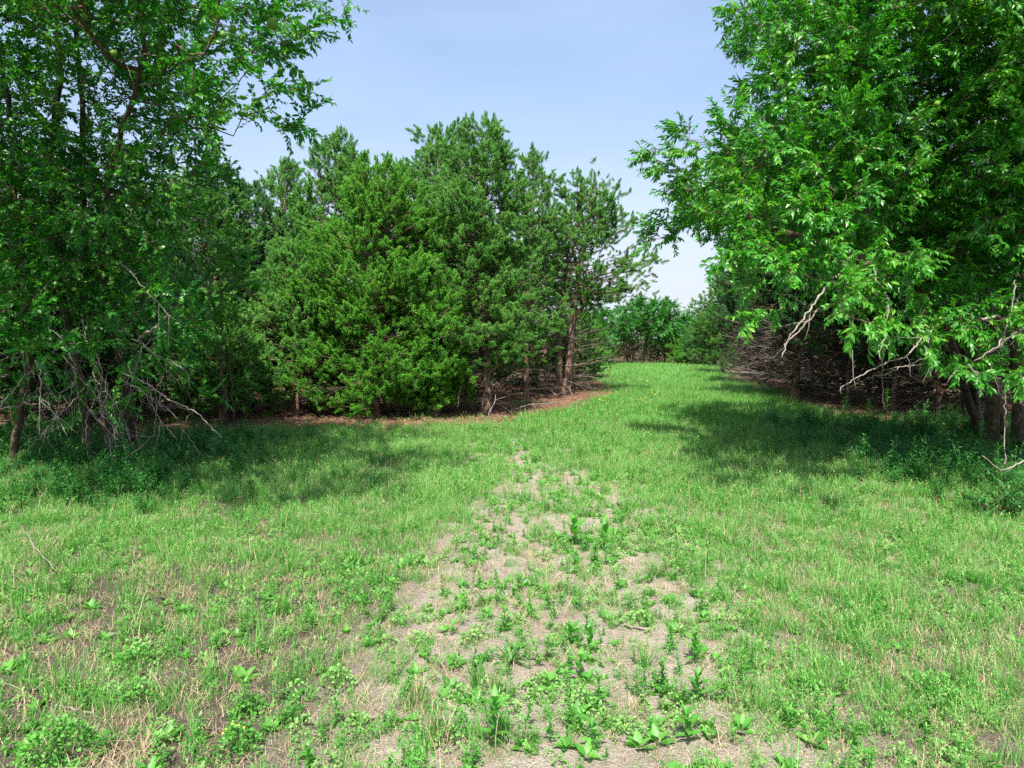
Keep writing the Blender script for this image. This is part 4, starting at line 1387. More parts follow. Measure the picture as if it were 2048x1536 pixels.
# ------------------------------------------------------------ ground plants (stuff)
def blade(s, p, az, L, w, lean, g, mi=0, segs=3):
    d = np.array([math.cos(az), math.sin(az), 0])
    n = np.array([-d[1], d[0], 0])
    t = np.linspace(0, 1, segs + 1)
    h = L * (t - 0.30 * lean * t * t)
    o_ = L * lean * t ** 2 * 0.75 + L * 0.08 * t
    c = p + d * o_[:, None] + np.array([0, 0, 1.0]) * h[:, None]
    ww = w * (1 - t ** 1.6) * 0.5 + 0.0003
    V = np.empty((2 * segs + 1, 3))
    V[0:2 * segs:2] = (c - n * ww[:, None])[:-1]
    V[1:2 * segs:2] = (c + n * ww[:, None])[:-1]
    V[-1] = c[-1]
    q = [(2 * k, 2 * k + 1, 2 * k + 3, 2 * k + 2) for k in range(segs - 1)]
    fs = []
    if q: fs.append(np.array(q))
    fs.append(np.array([(2 * segs - 2, 2 * segs - 1, 2 * segs)]))
    s.add(V, fs, mi)
    return c


def grass_tuft(g, n, hmax, spread, w, seeds=0.3, dry=0.07, lean=0.55):
    s = Soup()
    for _ in range(n):
        a = g.uniform(0, 6.28)
        p = np.array([g.normal(0, spread), g.normal(0, spread), -0.02])
        L = hmax * g.uniform(0.35, 1.0)
        mi = 1 if g.random() < dry else 0
        c = blade(s, p, a, L, w * g.uniform(0.6, 1.2), g.uniform(0.1, lean * 1.8), g, mi)
        if g.random() < seeds and L > hmax * 0.6:
            # nodding seed head
            tip = c[-1]
            for q in range(3):
                dd = np.array([math.cos(a) * 0.5, math.sin(a) * 0.5, 0.35]) + g.normal(0, 0.35, 3)
                l2 = g.uniform(0.02, 0.045)
                b = tip - np.array([0, 0, 0.02 * q])
                nn = np.cross(dd, [0, 0, 1.0]); nn /= np.linalg.norm(nn) + 1e-9
                s.add(np.array([b, b + dd * l2 * 0.5 + nn * 0.0035, b + dd * l2, b + dd * l2 * 0.5 - nn * 0.0035]), [np.array([[0, 1, 2, 3]])], 2)
    return s.mesh('grass_tuft', [M_GRASS, M_GRASSDRY, M_SEED])


g = np.random.default_rng(50)
BUNCH = variants('grass_bunch', [grass_tuft(g, 60, h, sp, 0.0085, 0.35, dry, 0.6) for h, sp, dry in ((0.36, 0.06, 0.05), (0.44, 0.07, 0.08), (0.30, 0.09, 0.04), (0.50, 0.06, 0.06), (0.26, 0.07, 0.15))])
TUFT = variants('grass_tuft', [grass_tuft(g, 26, h, sp, 0.0055) for h, sp in ((0.30, 0.05), (0.36, 0.06), (0.22, 0.06), (0.42, 0.05), (0.28, 0.08), (0.18, 0.05))])
FARTUFT = variants('far_grass_tuft', [grass_tuft(g, 44, h, 0.20, 0.012, 0.25) for h in (0.34, 0.42, 0.28, 0.38)])
SHORT = variants('short_grass', [grass_tuft(g, 22, h, 0.05, 0.0045, 0.05, 0.35, 0.9) for h in (0.10, 0.13, 0.08, 0.15)])
DRY = variants('dry_tuft', [grass_tuft(g, 26, h, 0.06, 0.004, 0.0, 1.0, 1.3) for h in (0.14, 0.10, 0.18)])


def weed_mesh(g, kind):
    s = Soup()
    if kind == 'leafy':          # upright leafy stem
        H = g.uniform(0.16, 0.32)
        s.add(*tube(np.array([[0, 0, -0.02], [0.01, 0, H * 0.5], [0.015, 0.01, H]]), [0.004, 0.003, 0.0015], 3), 0)
        n = 22
        for k in range(n):
            t = 0.15 + 0.85 * k / n
            az = k * 2.4 + g.normal(0, 0.3)
            el = g.uniform(-0.1, 0.8) + 0.5 * t
            d = np.array([[math.cos(az) * math.cos(el), math.sin(az) * math.cos(el), math.sin(el)]])
            v, f = shapes_ln[g.integers(3)]
            s.add(np.array([0.012 * t, 0.01 * t, H * t]) + v * g.uniform(0.05, 0.085) * (1.1 - 0.4 * t) @ frames(d)[0].T, f, 0)
        return s.mesh('leafy_weed', [M_WEED])
    if kind == 'clover':         # rounded mound of small pale leaves
        r = g.uniform(0.07, 0.13)
        for k in range(90):
            a, q = g.uniform(0, 6.28), math.sqrt(g.random())
            h = 0.11 * (1 - q * q) + g.uniform(0.0, 0.03)
            n_ = np.array([math.cos(a) * q, math.sin(a) * q, 0])
            d = n_ * 0.8 + np.array([0, 0, 0.35]) + g.normal(0, 0.35, 3)
            v, f = shapes_ov[2]
            s.add(n_ * r + np.array([0, 0, h]) + v * np.array([1, 1.5, 1]) * g.uniform(0.018, 0.032) @ frames(d[None], None, g.normal(0, 0.5, 1))[0].T, f, 0)
        return s.mesh('pale_weed', [M_CLOVER])
    if kind == 'broad':          # few broad leaves from the ground
        for k in range(9):
            az, el = k * 2.4 + g.normal(0, 0.2), g.uniform(0.2, 1.0)
            d = np.array([[math.cos(az) * math.cos(el), math.sin(az) * math.cos(el), math.sin(el)]])
            v, f = shapes_ov[g.integers(3)]
            s.add(np.array([0, 0, 0.0]) + d[0] * 0.02 + v * g.uniform(0.07, 0.13) @ frames(d)[0].T, f, 0)
        return s.mesh('broad_weed', [M_WEED])
    # frizzy small-leaved
    for k in range(80):
        a = g.uniform(0, 6.28)
        q = g.random() * 0.10
        z = g.uniform(0.01, 0.16)
        d = g.normal(0, 1, 3) + np.array([0, 0, 0.5])
        v, f = shapes_ln[0]
        s.add(np.array([math.cos(a) * q, math.sin(a) * q, z]) + v * g.uniform(0.022, 0.045) @ frames(d[None])[0].T, f, 0)
    return s.mesh('fine_weed', [M_GRASS])


g = np.random.default_rng(51)
WEEDS = variants('weed', [weed_mesh(g, k) for k in ('leafy', 'leafy', 'leafy', 'clover', 'clover', 'broad', 'broad', 'fine', 'fine', 'fine')])


def area_points(n, y0, y1, margin=1.25, seed=0, xr=None):
    """uniform points over the wedge of ground in front of the camera (with a margin to each side)"""
    g = np.random.default_rng(seed)
    out = []
    tot = 0
    while tot < n:
        y = g.uniform(y0, y1, n)
        k = 0.7314 * margin
        x = g.uniform(-1, 1, n) * (k * y1 + 1.5)
        m = np.abs(x) < k * y + 1.5
        out.append(np.stack([x[m], y[m]], 1)); tot += m.sum()
    return np.concatenate(out)[:n]


def wedge_area(y0, y1, margin=1.25):
    k = 0.7314 * margin
    return k * (y1 ** 2 - y0 ** 2) + 3 * (y1 - y0)


def ground_scatter(name, col, nvar, dens_m2, y0, y1, dfun, smin, smax, seed, label, wide=1.0):
    n = int(dens_m2 * wedge_area(y0, y1))
    xy = area_points(n, y0, y1, seed=seed)
    g = np.random.default_rng(seed + 1)
    keep = g.random(n) < dfun(xy[:, 0], xy[:, 1])
    xy = xy[keep]
    n = len(xy)
    z = ground_z(xy[:, 0], xy[:, 1])
    rot = np.stack([g.normal(0, 0.10, n), g.normal(0, 0.10, n), g.uniform(0, 6.28, n)], 1)
    s = g.uniform(smin, smax, n) * (0.75 + 0.5 * fbm(xy[:, 0] / 1.3, xy[:, 1] / 1.3, seed + 5, 2))
    scl = np.stack([s * wide, s * wide, s], 1)
    o = scatter(name, col, np.stack([xy[:, 0], xy[:, 1], z - 0.01], 1), rot, scl, g.integers(0, nvar, n))
    o['label'] = label
    return o


def edge_tall(x, y):      # taller growth towards both tree lines
    return np.clip(smooth(1.0, 6, np.abs(x - 0.5)) * 0.6 + smooth(11, 15, y) * 0.6, 0, 1)


def d_grass(x, y):
    b = bareness(x, y)
    patch = 0.22 + 0.78 * smooth(0.36, 0.58, 0.5 * fbm(x / 0.6, y / 0.6, 71, 3) + 0.5 * fbm(x / 0.2, y / 0.2, 79, 2))
    right = 0.36 + 0.64 * np.maximum(smooth(0.3, 2.4, x), smooth(7.5, 12, y))
    return (1 - 0.87 * b - 0.05 * smooth(9, 6, y) * b) * patch * right * (1 - 0.985 * litter(x, y)) * (1 - 0.45 * smooth(1.2, 0.2, np.abs(litter(x, y) - 0.5) * 2))


def d_short(x, y):
    return (0.35 + 0.65 * smooth(0.35, 0.6, fbm(x / 0.4, y / 0.4, 72, 3))) * (1 - 0.60 * bareness(x, y)) * (1 - litter(x, y))


def d_weed(x, y):
    return (0.45 + 0.35 * smooth(-1.5, 0.5, x) + 0.2 * smooth(8, 12, y)) * (1 - 0.25 * smooth(1.8, 3, x)) * smooth(0.34, 0.60, fbm(x / 0.6, y / 0.6, 73, 3)) * (1 - 0.15 * bareness(x, y)) * (1 - 0.96 * litter(x, y))


ground_scatter('tall_grass', TUFT, 6, 165, 3.2, 12, lambda x, y: d_grass(x, y) * (0.5 + 0.5 * smooth(6, 11, y)), 0.5, 0.95, 900, 'fine seeding grass standing over the near ground')
ground_scatter('meadow_grass', TUFT, 6, 95, 12, 24, d_grass, 0.75, 1.25, 910, 'taller seeding grass across the middle of the clearing')
ground_scatter('grass_bunches', BUNCH, 5, 26, 3.2, 24, lambda x, y: d_grass(x, y) * smooth(0.40, 0.62, fbm(x / 0.5, y / 0.5, 81, 3)) * (0.55 + 0.45 * smooth(1, 4, np.abs(x - 0.6))), 0.6, 1.15, 915, 'lush bunches of taller grass')
ground_scatter('distant_grass', FARTUFT, 4, 20, 24, 50, d_grass, 0.85, 1.25, 920, 'light green grass of the clearing between the cedars', 1.2)
ground_scatter('far_grass', FARTUFT, 4, 5, 50, 84, d_grass, 1.0, 1.5, 930, 'sunlit grass at the far end of the clearing', 1.8)
ground_scatter('short_grass', SHORT, 4, 170, 3.2, 11, d_short, 0.7, 1.3, 940, 'short sparse grass between the weeds')
ground_scatter('dry_grass', DRY, 3, 42, 3.2, 18, lambda x, y: np.clip(d_short(x, y) + 0.35 * bareness(x, y) * smooth(0.45, 0.6, fbm(x / 0.3, y / 0.3, 83, 2)), 0, 1), 0.6, 1.3, 950, 'brown dead grass lying under the green')
ground_scatter('low_weeds', WEEDS, 10, 105, 3.2, 13, d_weed, 0.35, 1.05, 960, 'small mixed weeds growing through the grass')
ground_scatter('meadow_weeds', WEEDS, 10, 30, 13, 30, d_weed, 0.9, 1.5, 970, 'mixed leafy weeds in the taller grass')

# needle litter and dead sticks under the cedars
lit_v = []
g = np.random.default_rng(60)
for k in range(4):
    s = Soup()
    for q in range(26):
        a = g.uniform(0, 6.28)
        p = np.array([g.normal(0, 0.16), g.normal(0, 0.16), g.uniform(0.0, 0.03)])
        L = g.uniform(0.05, 0.22)
        d = np.array([math.cos(a), math.sin(a), g.normal(0, 0.12)])
        s.add(*tube(np.array([p, p + d * L * 0.5 + [0, 0, 0.008], p + d * L]), [0.004, 0.005, 0.002], 3))
    lit_v.append(s.mesh('litter_piece', M_LITTER))
LITV = variants('litter_piece', lit_v)
ground_scatter('needle_litter', LITV, 4, 10, 18, 48, lambda x, y: litter(x, y) * 1.0, 0.8, 1.6, 980, 'rust-brown needle litter under the cedars')
STICKV = variants('ground_stick', [dead_branch_mesh(g, 0.9, M_DEAD, 0.010, 3) for _ in range(4)])
n = 420
xy = area_points(6000, 19, 45, seed=985)
xy = xy[litter(xy[:, 0], xy[:, 1]) > 0.5][:n]
g = np.random.default_rng(986)
n = len(xy)
o = scatter('fallen_twigs', STICKV, np.stack([xy[:, 0], xy[:, 1], ground_z(xy[:, 0], xy[:, 1]) + 0.05], 1),
            np.stack([g.uniform(-0.5, 0.5, n), g.normal(0, 0.07, n), g.uniform(0, 6.28, n)], 1), g.uniform(0.5, 1.5, n), g.integers(0, 4, n))
o['label'] = 'grey fallen twigs lying on the litter under the cedars'
# straw crumbs on the bare track
STRAW = variants('straw', [dead_branch_mesh(g, 0.12, M_GRASSDRY, 0.0028, 1) for _ in range(3)])
ground_scatter('straw_litter', STRAW, 3, 45, 3.5, 16, lambda x, y: 0.3 + 0.7 * bareness(x, y), 0.5, 1.6, 990, 'bits of pale straw scattered on the soil')

def clod(g):
    v = g.normal(0, 1, (9, 3)); v /= np.linalg.norm(v, axis=1)[:, None]
    import bmesh
    bm = bmesh.new()
    for c in v * g.uniform(0.7, 1.1, (9, 1)): bm.verts.new(c * np.array([1, 1, 0.6]) * 0.011)
    bmesh.ops.convex_hull(bm, input=bm.verts)
    me = bpy.data.meshes.new('soil_clod'); bm.to_mesh(me); bm.free()
    me.materials.append(M_CLOD)
    return me


M_CLOD = plain_mat('soil_clod', [(0.22, 0.175, 0.14), (0.36, 0.30, 0.24), (0.52, 0.45, 0.38)], 0.95, 9.0)
CLODS = variants('soil_clod', [clod(g) for _ in range(5)])
ground_scatter('soil_clods', CLODS, 5, 260, 3.5, 13, lambda x, y: bareness(x, y) * smooth(0.4, 0.6, fbm(x / 0.35, y / 0.35, 85, 2)), 0.4, 1.8, 992, 'small clods and crumbs of dry soil on the track')

DLEAF = variants('dry_leaf', [mesh_np('dry_leaf', *leaf_shape(0.06, 0.028, 0.5, dr), M_LITTER) for dr in (-0.4, 0.3, 0.6)])
ground_scatter('dry_leaves', DLEAF, 3, 26, 3.5, 18, lambda x, y: 0.35 + 0.65 * smooth(0.45, 0.6, fbm(x / 0.5, y / 0.5, 87, 2)), 0.5, 1.5, 993, 'curled dry brown leaves lying on soil and thatch')

# tall dark undergrowth along the two tree lines
g = np.random.default_rng(66)


def brush_mesh(g, H, n, mat):
    s = Soup()
    for st in range(5):
        a = g.uniform(0, 6.28)
        tip = np.array([math.cos(a) * 0.22 * g.random(), math.sin(a) * 0.22 * g.random(), H * g.uniform(0.6, 1)])
        P = np.array([[0, 0, -0.03], tip * [0.4, 0.4, 0.5], tip])
        s.add(*tube(P, [0.005, 0.004, 0.002], 3), 0)
        for k in range(n):
            t = 0.25 + 0.75 * k / n
            c = np.array([np.interp(t, [0, 0.5, 1], P[:, q]) for q in range(3)])
            az, el = k * 2.4 + g.normal(0, 0.5), g.uniform(-0.4, 0.7)
            d = np.array([[math.cos(az) * math.cos(el), math.sin(az) * math.cos(el), math.sin(el)]])
            v, f = shapes_ov[g.integers(3)]
            s.add(c + d[0] * 0.03 + v * g.uniform(0.045, 0.085) @ frames(d)[0].T, f, 0)
    return s.mesh('brush', [mat])


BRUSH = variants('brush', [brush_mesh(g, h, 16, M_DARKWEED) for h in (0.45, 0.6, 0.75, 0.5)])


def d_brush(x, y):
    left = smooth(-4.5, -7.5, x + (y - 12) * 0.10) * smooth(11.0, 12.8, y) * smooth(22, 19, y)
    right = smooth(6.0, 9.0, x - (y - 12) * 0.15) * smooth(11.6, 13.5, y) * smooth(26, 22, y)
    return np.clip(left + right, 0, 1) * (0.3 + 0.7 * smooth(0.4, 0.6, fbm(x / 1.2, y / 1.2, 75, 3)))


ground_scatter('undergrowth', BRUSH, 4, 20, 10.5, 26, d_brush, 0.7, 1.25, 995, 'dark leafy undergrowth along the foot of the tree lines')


# ------------------------------------------------------------ single plants of the foreground
def plant_root(name, u, v, label, cat, group):
    p = on_ground(u, v)
    return empty(name, p, label, cat, group), np.random.default_rng(int(u * 7 + v))


def add_leaf(root, me, p, d, s, g, roll=0.25):
    M = frames(np.array([d], float), None, g.normal(0, roll, 1))
    link('leaf', me, root, p, eulers(M)[0], scale=(s, s * g.uniform(0.9, 1.1), s))


L_BROAD = [mesh_np('leaf', *leaf_shape(1, 0.46, 0.3, dr), M_WEED) for dr in (0.1, 0.25)]
L_LANCE = [mesh_np('leaf', *leaf_shape(1, 0.2, 0.3, dr, 'lance'), M_WEED) for dr in (0.15, 0.4)]
L_STRAP = [mesh_np('leaf', *leaf_shape(1, 0.13, 0.5, dr, 'strap'), M_DARKWEED) for dr in (0.1, 0.3)]


def milkweed(u, v, H, label, leafL=0.13, pairs=5):
    root, g = plant_root('milkweed_plant', u, v, label, 'plant', 'broad-leaved milkweeds on the track')
    n = 6
    P = np.stack([np.linspace(0, g.normal(0, 0.02), n), np.linspace(0, g.normal(0, 0.02), n), np.linspace(-0.03, H, n)], 1)
    link('stem', mesh_t(P, np.linspace(0.006, 0.004, n), 6, 0, M_WEED, 'stem'), root)
    for k in range(pairs):
        t = 0.25 + 0.75 * k / (pairs - 1)
        for sd in (0, 1):
            az = k * 1.57 + sd * math.pi + g.normal(0, 0.2)
            el = 0.25 + 0.75 * t + g.normal(0, 0.1)
            d = (math.cos(az) * math.cos(el), math.sin(az) * math.cos(el), math.sin(el))
            add_leaf(root, L_BROAD[g.integers(2)], (P[-1, 0] * t, P[-1, 1] * t, H * t), d, leafL * (1.0 - 0.35 * abs(t - 0.55)) * g.uniform(0.9, 1.1), g)


def lance(u, v, H, label, leafL=0.09, n=34, group='narrow-leaved upright weeds on the track'):
    root, g = plant_root('upright_weed', u, v, label, 'plant', group)
    m = 6
    P = np.stack([np.linspace(0, g.normal(0, 0.02), m), np.linspace(0, g.normal(0, 0.02), m), np.linspace(-0.03, H, m)], 1)
    link('stem', mesh_t(P, np.linspace(0.005, 0.003, m), 5, 0, M_WEED, 'stem'), root)
    for k in range(n):
        t = 0.12 + 0.88 * k / n
        az = k * 2.4 + g.normal(0, 0.2)
        el = 0.15 + 0.85 * t + g.normal(0, 0.12)
        d = (math.cos(az) * math.cos(el), math.sin(az) * math.cos(el), math.sin(el))
        add_leaf(root, L_LANCE[g.integers(2)], (P[-1, 0] * t, P[-1, 1] * t, H * t), d, leafL * g.uniform(0.8, 1.15) * (1.15 - 0.4 * t), g)


def rosette(u, v, Rr, label):
    root, g = plant_root('strap_leaved_plant', u, v, label, 'plant', None)
    for k in range(19):
        az, el = k * 2.4, g.uniform(0.15, 1.2)
        d = (math.cos(az) * math.cos(el), math.sin(az) * math.cos(el), math.sin(el))
        add_leaf(root, L_STRAP[g.integers(2)], (0, 0, -0.005), d, Rr * g.uniform(0.8, 1.15), g, 0.1)


def broadlow(u, v, Rr, label, n=12):
    root, g = plant_root('broad_leaved_weed', u, v, label, 'plant', 'low broad-leaved weeds')
    for k in range(n):
        az, el = k * 2.4 + g.normal(0, 0.2), g.uniform(0.15, 1.15)
        d = (math.cos(az) * math.cos(el), math.sin(az) * math.cos(el), math.sin(el))
        add_leaf(root, L_BROAD[g.integers(2)], (d[0] * 0.03, d[1] * 0.03, g.uniform(0, 0.06)), d, Rr * g.uniform(0.6, 1.1), g)


def mound(u, v, r, label, mat=M_CLOVER, h=0.11, n=230, cat='plant', flowers=0, name='pale_mounded_weed', leaf=0.028):
    root, g = plant_root(name, u, v, label, cat, 'mounded small-leaved weeds')
    s = Soup()
    for st in range(26):
        a, q = g.uniform(0, 6.28), math.sqrt(g.random())
        t_ = np.array([math.cos(a) * q * r, math.sin(a) * q * r, h * (1 - 0.6 * q * q)])
        s.add(*tube(np.array([[0, 0, -0.02], t_ * [0.6, 0.6, 0.45], t_]), [0.003, 0.002, 0.0015], 3))
    link('stems', s.mesh('stems', mat), root, kind='stuff')
    s = Soup()
    for k in range(n):
        a, q = g.uniform(0, 6.28), math.sqrt(g.random()) * (1 + 0.15 * math.sin(3 * g.random()))
        n_ = np.array([math.cos(a) * q, math.sin(a) * q, 0])
        d = n_ * 0.8 + np.array([0, 0, 0.35]) + g.normal(0, 0.4, 3)
        vv, f = shapes_ov[2]
        s.add(n_ * r + np.array([0, 0, h * (1 - 0.75 * q * q) * g.uniform(0.7, 1.15)]) + vv * np.array([1, 1.45, 1]) * leaf * g.uniform(0.65, 1.2) @ frames(d[None], None, g.normal(0, 0.5, 1))[0].T, f, 0)
    link('leaves', s.mesh('leaves', mat), root, kind='stuff')
    for k in range(flowers):
        a, q = g.uniform(0, 6.28), math.sqrt(g.random()) * 0.8
        link('flower', FLOWER, root, (math.cos(a) * q * r, math.sin(a) * q * r, h * (1 - 0.7 * q * q) + 0.02), (g.normal(0, .3), g.normal(0, .3), a))


def flower_mesh(rad):
    s = Soup()
    for k in range(6):
        a = k * 1.047
        d, n_ = np.array([math.cos(a), math.sin(a), 0.25]), np.array([-math.sin(a), math.cos(a), 0])
        s.add(np.array([[0, 0, 0], d * rad * 0.6 + n_ * rad * 0.35, d * rad, d * rad * 0.6 - n_ * rad * 0.35]), [np.array([[0, 1, 2, 3]])])
    return s.mesh('flower', M_YELLOW)


FLOWER = flower_mesh(0.009)


def grassclump(u, v, H, r, label, mat=None, n=70, dry=0.15, seeds=0.3):
    root, g = plant_root('grass_clump', u, v, label, 'grass', 'single grass clumps on the track')
    s = Soup()
    for _ in range(n):
        a = g.uniform(0, 6.28)
        blade(s, np.array([g.normal(0, r * 0.4), g.normal(0, r * 0.4), -0.02]), a, H * g.uniform(0.45, 1.0), 0.006, g.uniform(0.1, 0.8), g, 1 if g.random() < dry else 0, 4)
    link('blades', s.mesh('blades', [mat or M_GRASS, M_GRASSDRY]), root, kind='stuff')


milkweed(985, 1518, 0.34, 'upright milkweed with bright paired leaves at the bottom edge, left of centre', 0.15, 6)
milkweed(1190, 1508, 0.16, 'small milkweed with two raised leaves at the bottom, right of centre', 0.14, 3)
milkweed(1158, 1378, 0.20, 'milkweed with spreading dark-shadowed leaves above the pale mounds', 0.13, 4)
milkweed(1092, 1402, 0.10, 'low milkweed with a yellowish leaf beside a round pale mound', 0.12, 3)
milkweed(1178, 1318, 0.20, 'milkweed with an upright pale leaf right of the strap-leaved plant', 0.14, 4)
milkweed(1140, 1300, 0.14, 'milkweed with wide leaves behind the pair of pale mounds', 0.15, 5)
milkweed(1005, 1275, 0.22, 'leafy milkweed standing just above the strap-leaved plant', 0.11, 5)
milkweed(1382, 1500, 0.20, 'broad-leaved milkweed at the lower right end of the bare soil', 0.13, 5)
milkweed(1392, 1415, 0.22, 'tallest milkweed along the right rim of the bare soil', 0.14, 5)
milkweed(1388, 1335, 0.26, 'milkweed with drooping leaves right of the narrow-leaved weeds', 0.13, 6)
milkweed(1150, 1095, 0.30, 'distant milkweed with very wide pale leaves on the upper track', 0.26, 4)
milkweed(1206, 1110, 0.28, 'blue-green broad-leaved milkweed beside the dense upright weed', 0.22, 4)
rosette(1021, 1338, 0.22, 'dark strap-leaved plant spreading like a star on bare soil')
lance(1094, 1336, 0.24, 'bright narrow-leaved weed in front of the wide milkweed leaves')
lance(1200, 1432, 0.30, 'tall narrow-leaved weed growing out of a pale mound', 0.10)
lance(1098, 1228, 0.26, 'slim narrow-leaved weed in the centre of the track')
lance(1038, 1192, 0.22, 'short narrow-leaved weed left of the slim central one')
lance(1188, 1140, 0.34, 'dense dark green upright weed at the middle of the track', 0.12, 44)
lance(1245, 1102, 0.34, 'feathery upright weed right of the dense dark one', 0.10, 40)
lance(1152, 1072, 0.26, 'leafy upright weed on the upper part of the bare track', 0.10)
lance(1340, 1312, 0.26, 'bushy upright weed at the right side of the bare soil', 0.09, 40)
lance(1159, 1232, 0.20, 'small dark upright weed alone on pale soil', 0.08, 26)
lance(1415, 1150, 0.34, 'dark leafy weed at the boundary of soil and right-hand grass', 0.10, 40)
lance(1092, 1025, 0.30, 'upright weed near the top end of the bare patch', 0.11)
lance(1400, 1230, 0.22, 'pale upright weed right of the straw-strewn soil', 0.09)
broadlow(909, 1352, 0.11, 'low yellow-green weed with broad leaves left of the grass clumps')
broadlow(899, 1282, 0.10, 'round bright weed mound with broad leaves left of the track centre')
broadlow(972, 1248, 0.12, 'spreading broad-leaved weed below the small leafy one')
broadlow(925, 1182, 0.11, 'broad-leaved weed with upright pale leaves on the left of the track')
broadlow(893, 1198, 0.07, 'small compact broad-leaved weed at the left rim of the soil')
broadlow(1203, 1182, 0.06, 'tiny round broad-leaved weed alone on pale soil')
broadlow(1700, 1240, 0.14, 'large-leaved weed standing out of the right-hand grass')
broadlow(1580, 1450, 0.12, 'broad-leaved weed low in the grass at the lower right')
broadlow(1480, 1475, 0.12, 'leafy weed at the bottom between soil and right-hand grass')
mound(1091, 1392, 0.14, 'round pale mound below the wide milkweed')
mound(1168, 1432, 0.17, 'largest pale mound, beside the tall narrow-leaved weed')
mound(1070, 1422, 0.07, 'small neat pale mound on open soil', n=120)
mound(836, 1302, 0.11, 'pale mound with bare soil on its left side', n=160)
mound(941, 1300, 0.10, 'pale mound behind the yellow-green broad-leaved weed', n=160)
mound(1279, 1252, 0.15, 'pale mound behind the white fallen stick')
mound(717, 1465, 0.09, 'little pale mound at the lower left rim of the soil', n=140)
mound(1372, 1470, 0.16, 'pale mound under the broad milkweed leaves at lower right')
mound(119, 1525, 0.24, 'big frizzy green clump in the bottom left corner', M_WEED, 0.30, 520, leaf=0.032, name='leafy_clump')
mound(478, 1515, 0.15, 'green clump with small yellow flowers at the lower left', M_WEED, 0.2, 300, flowers=7, name='leafy_clump')
mound(503, 1438, 0.12, 'dark green clump on dark soil at the lower left', M_WEED, 0.14, 220, name='leafy_clump')
mound(674, 1388, 0.14, 'pale fine-leaved clump left of the bare soil', M_CLOVER, 0.16, 260)
mound(270, 1340, 0.20, 'yellow-green clump in the thin grass on the left', M_WEED, 0.22, 360, flowers=3, name='leafy_clump')
mound(272, 1400, 0.17, 'leafy green clump below the yellow-green one on the left', M_WEED, 0.15, 280, name='leafy_clump')
mound(1870, 1405, 0.18, 'bright clump in the grass at the lower right', M_WEED, 0.2, 300, name='leafy_clump')
grassclump(955, 1392, 0.40, 0.07, 'tall grass clump standing alone on bare soil')
grassclump(992, 1408, 0.38, 0.06, 'second tall grass clump, right of the first', dry=0.3)
grassclump(878, 1500, 0.40, 0.12, 'wide grass clump with dark dry base at the bottom', n=130, dry=0.4)
grassclump(1222, 1268, 0.34, 0.04, 'thin upright grass clump left of the white stick', n=36)
grassclump(1062, 1510, 0.22, 0.08, 'spreading blue-green grass clump beside the bottom milkweed')
grassclump(575, 1460, 0.24, 0.05, 'blue-green tussock on dark soil at the lower left', M_DARKWEED)
grassclump(1290, 1345, 0.30, 0.07, 'arching grass clump right of the shadowed milkweed')
grassclump(830, 1430, 0.34, 0.12, 'loose brownish grass clump left of the wide one', n=110, dry=0.4)

# tall weeds near the right trees
for (u, v, H, lb_) in [(1992, 985, 0.9, 'tallest upright weed at the foot of the right osage orange'),
                       (1690, 852, 1.05, 'tall shaded weed stalk below the hanging leaves'),
                       (1735, 850, 0.9, 'shaded weed stalk right of the taller one'),
                       (1772, 845, 1.3, 'thin tall weed stalk beside a hanging dead stem'),
                       (1790, 960, 0.5, 'sunlit weed tuft at the edge of the right-hand shade'),
                       (1960, 925, 1.0, 'dark upright weed beside the osage orange trunks')]:
    root, g = plant_root('tall_weed', u, v, lb_, 'plant', 'tall weeds by the right tree')
    P = np.array([[0, 0, -0.03], [0.02, 0, H * 0.5], [0.0, 0.02, H]])
    link('stem', mesh_t(P, [0.010, 0.007, 0.004], 6, 0, M_DARKWEED, 'stem'), root)
    for k in range(46):
        t = 0.3 + 0.7 * (k / 46) ** 0.7
        az, el = k * 2.4, g.uniform(-0.3, 0.5) + 0.6 * t
        add_leaf(root, L_LANCE[g.integers(2)], (0.01, 0.01, H * t), (math.cos(az) * math.cos(el), math.sin(az) * math.cos(el), math.sin(el)), g.uniform(0.11, 0.17), g)

# leafy bushes low at both edges
for (u, v, r, h, lb_, mt) in [(35, 925, 0.9, 0.9, 'dark bush at the left edge below the dead shoots', M_DARKWEED), (120, 905, 0.7, 0.8, 'bush between the two left osage orange trunks', M_DARKWEED),
                              (1900, 935, 0.7, 0.7, 'leafy bush in half shade below the right tree', M_DARKWEED), (1840, 880, 0.55, 0.9, 'pale-tipped bush in the shade of the right thicket', M_DARKWEED),
                              (2010, 1040, 0.7, 0.8, 'bush at the right edge below the fallen pale branch', M_DARKWEED), (330, 890, 0.6, 0.5, 'low bush in the shade right of the left trunks', M_DARKWEED)]:
    root, g = plant_root('bush', u, v, lb_, 'bush', None)
    s, lf = Soup(), Soup()
    for st in range(46):
        a, q = g.uniform(0, 6.28), math.sqrt(g.random())
        t_ = np.array([math.cos(a) * q * r, math.sin(a) * q * r, h * (1 - 0.5 * q * q) * g.uniform(0.7, 1.1)])
        s.add(*tube(np.array([[0, 0, -0.03], t_ * [0.5, 0.5, 0.5], t_]), [0.008, 0.005, 0.002], 3))
        for k in range(26):
            tt = 0.35 + 0.65 * k / 26
            c = t_ * [tt, tt, tt] + g.normal(0, 0.04, 3)
            d = g.normal(0, 1, 3) + [0, 0, 0.5]
            vv, f = shapes_ov[g.integers(3)]
            lf.add(c + vv * g.uniform(0.05, 0.085) @ frames(d[None])[0].T, f)
    link('stems', s.mesh('stems', M_BARK), root, kind='stuff')
    link('leaves', lf.mesh('leaves', mt), root, kind='stuff')

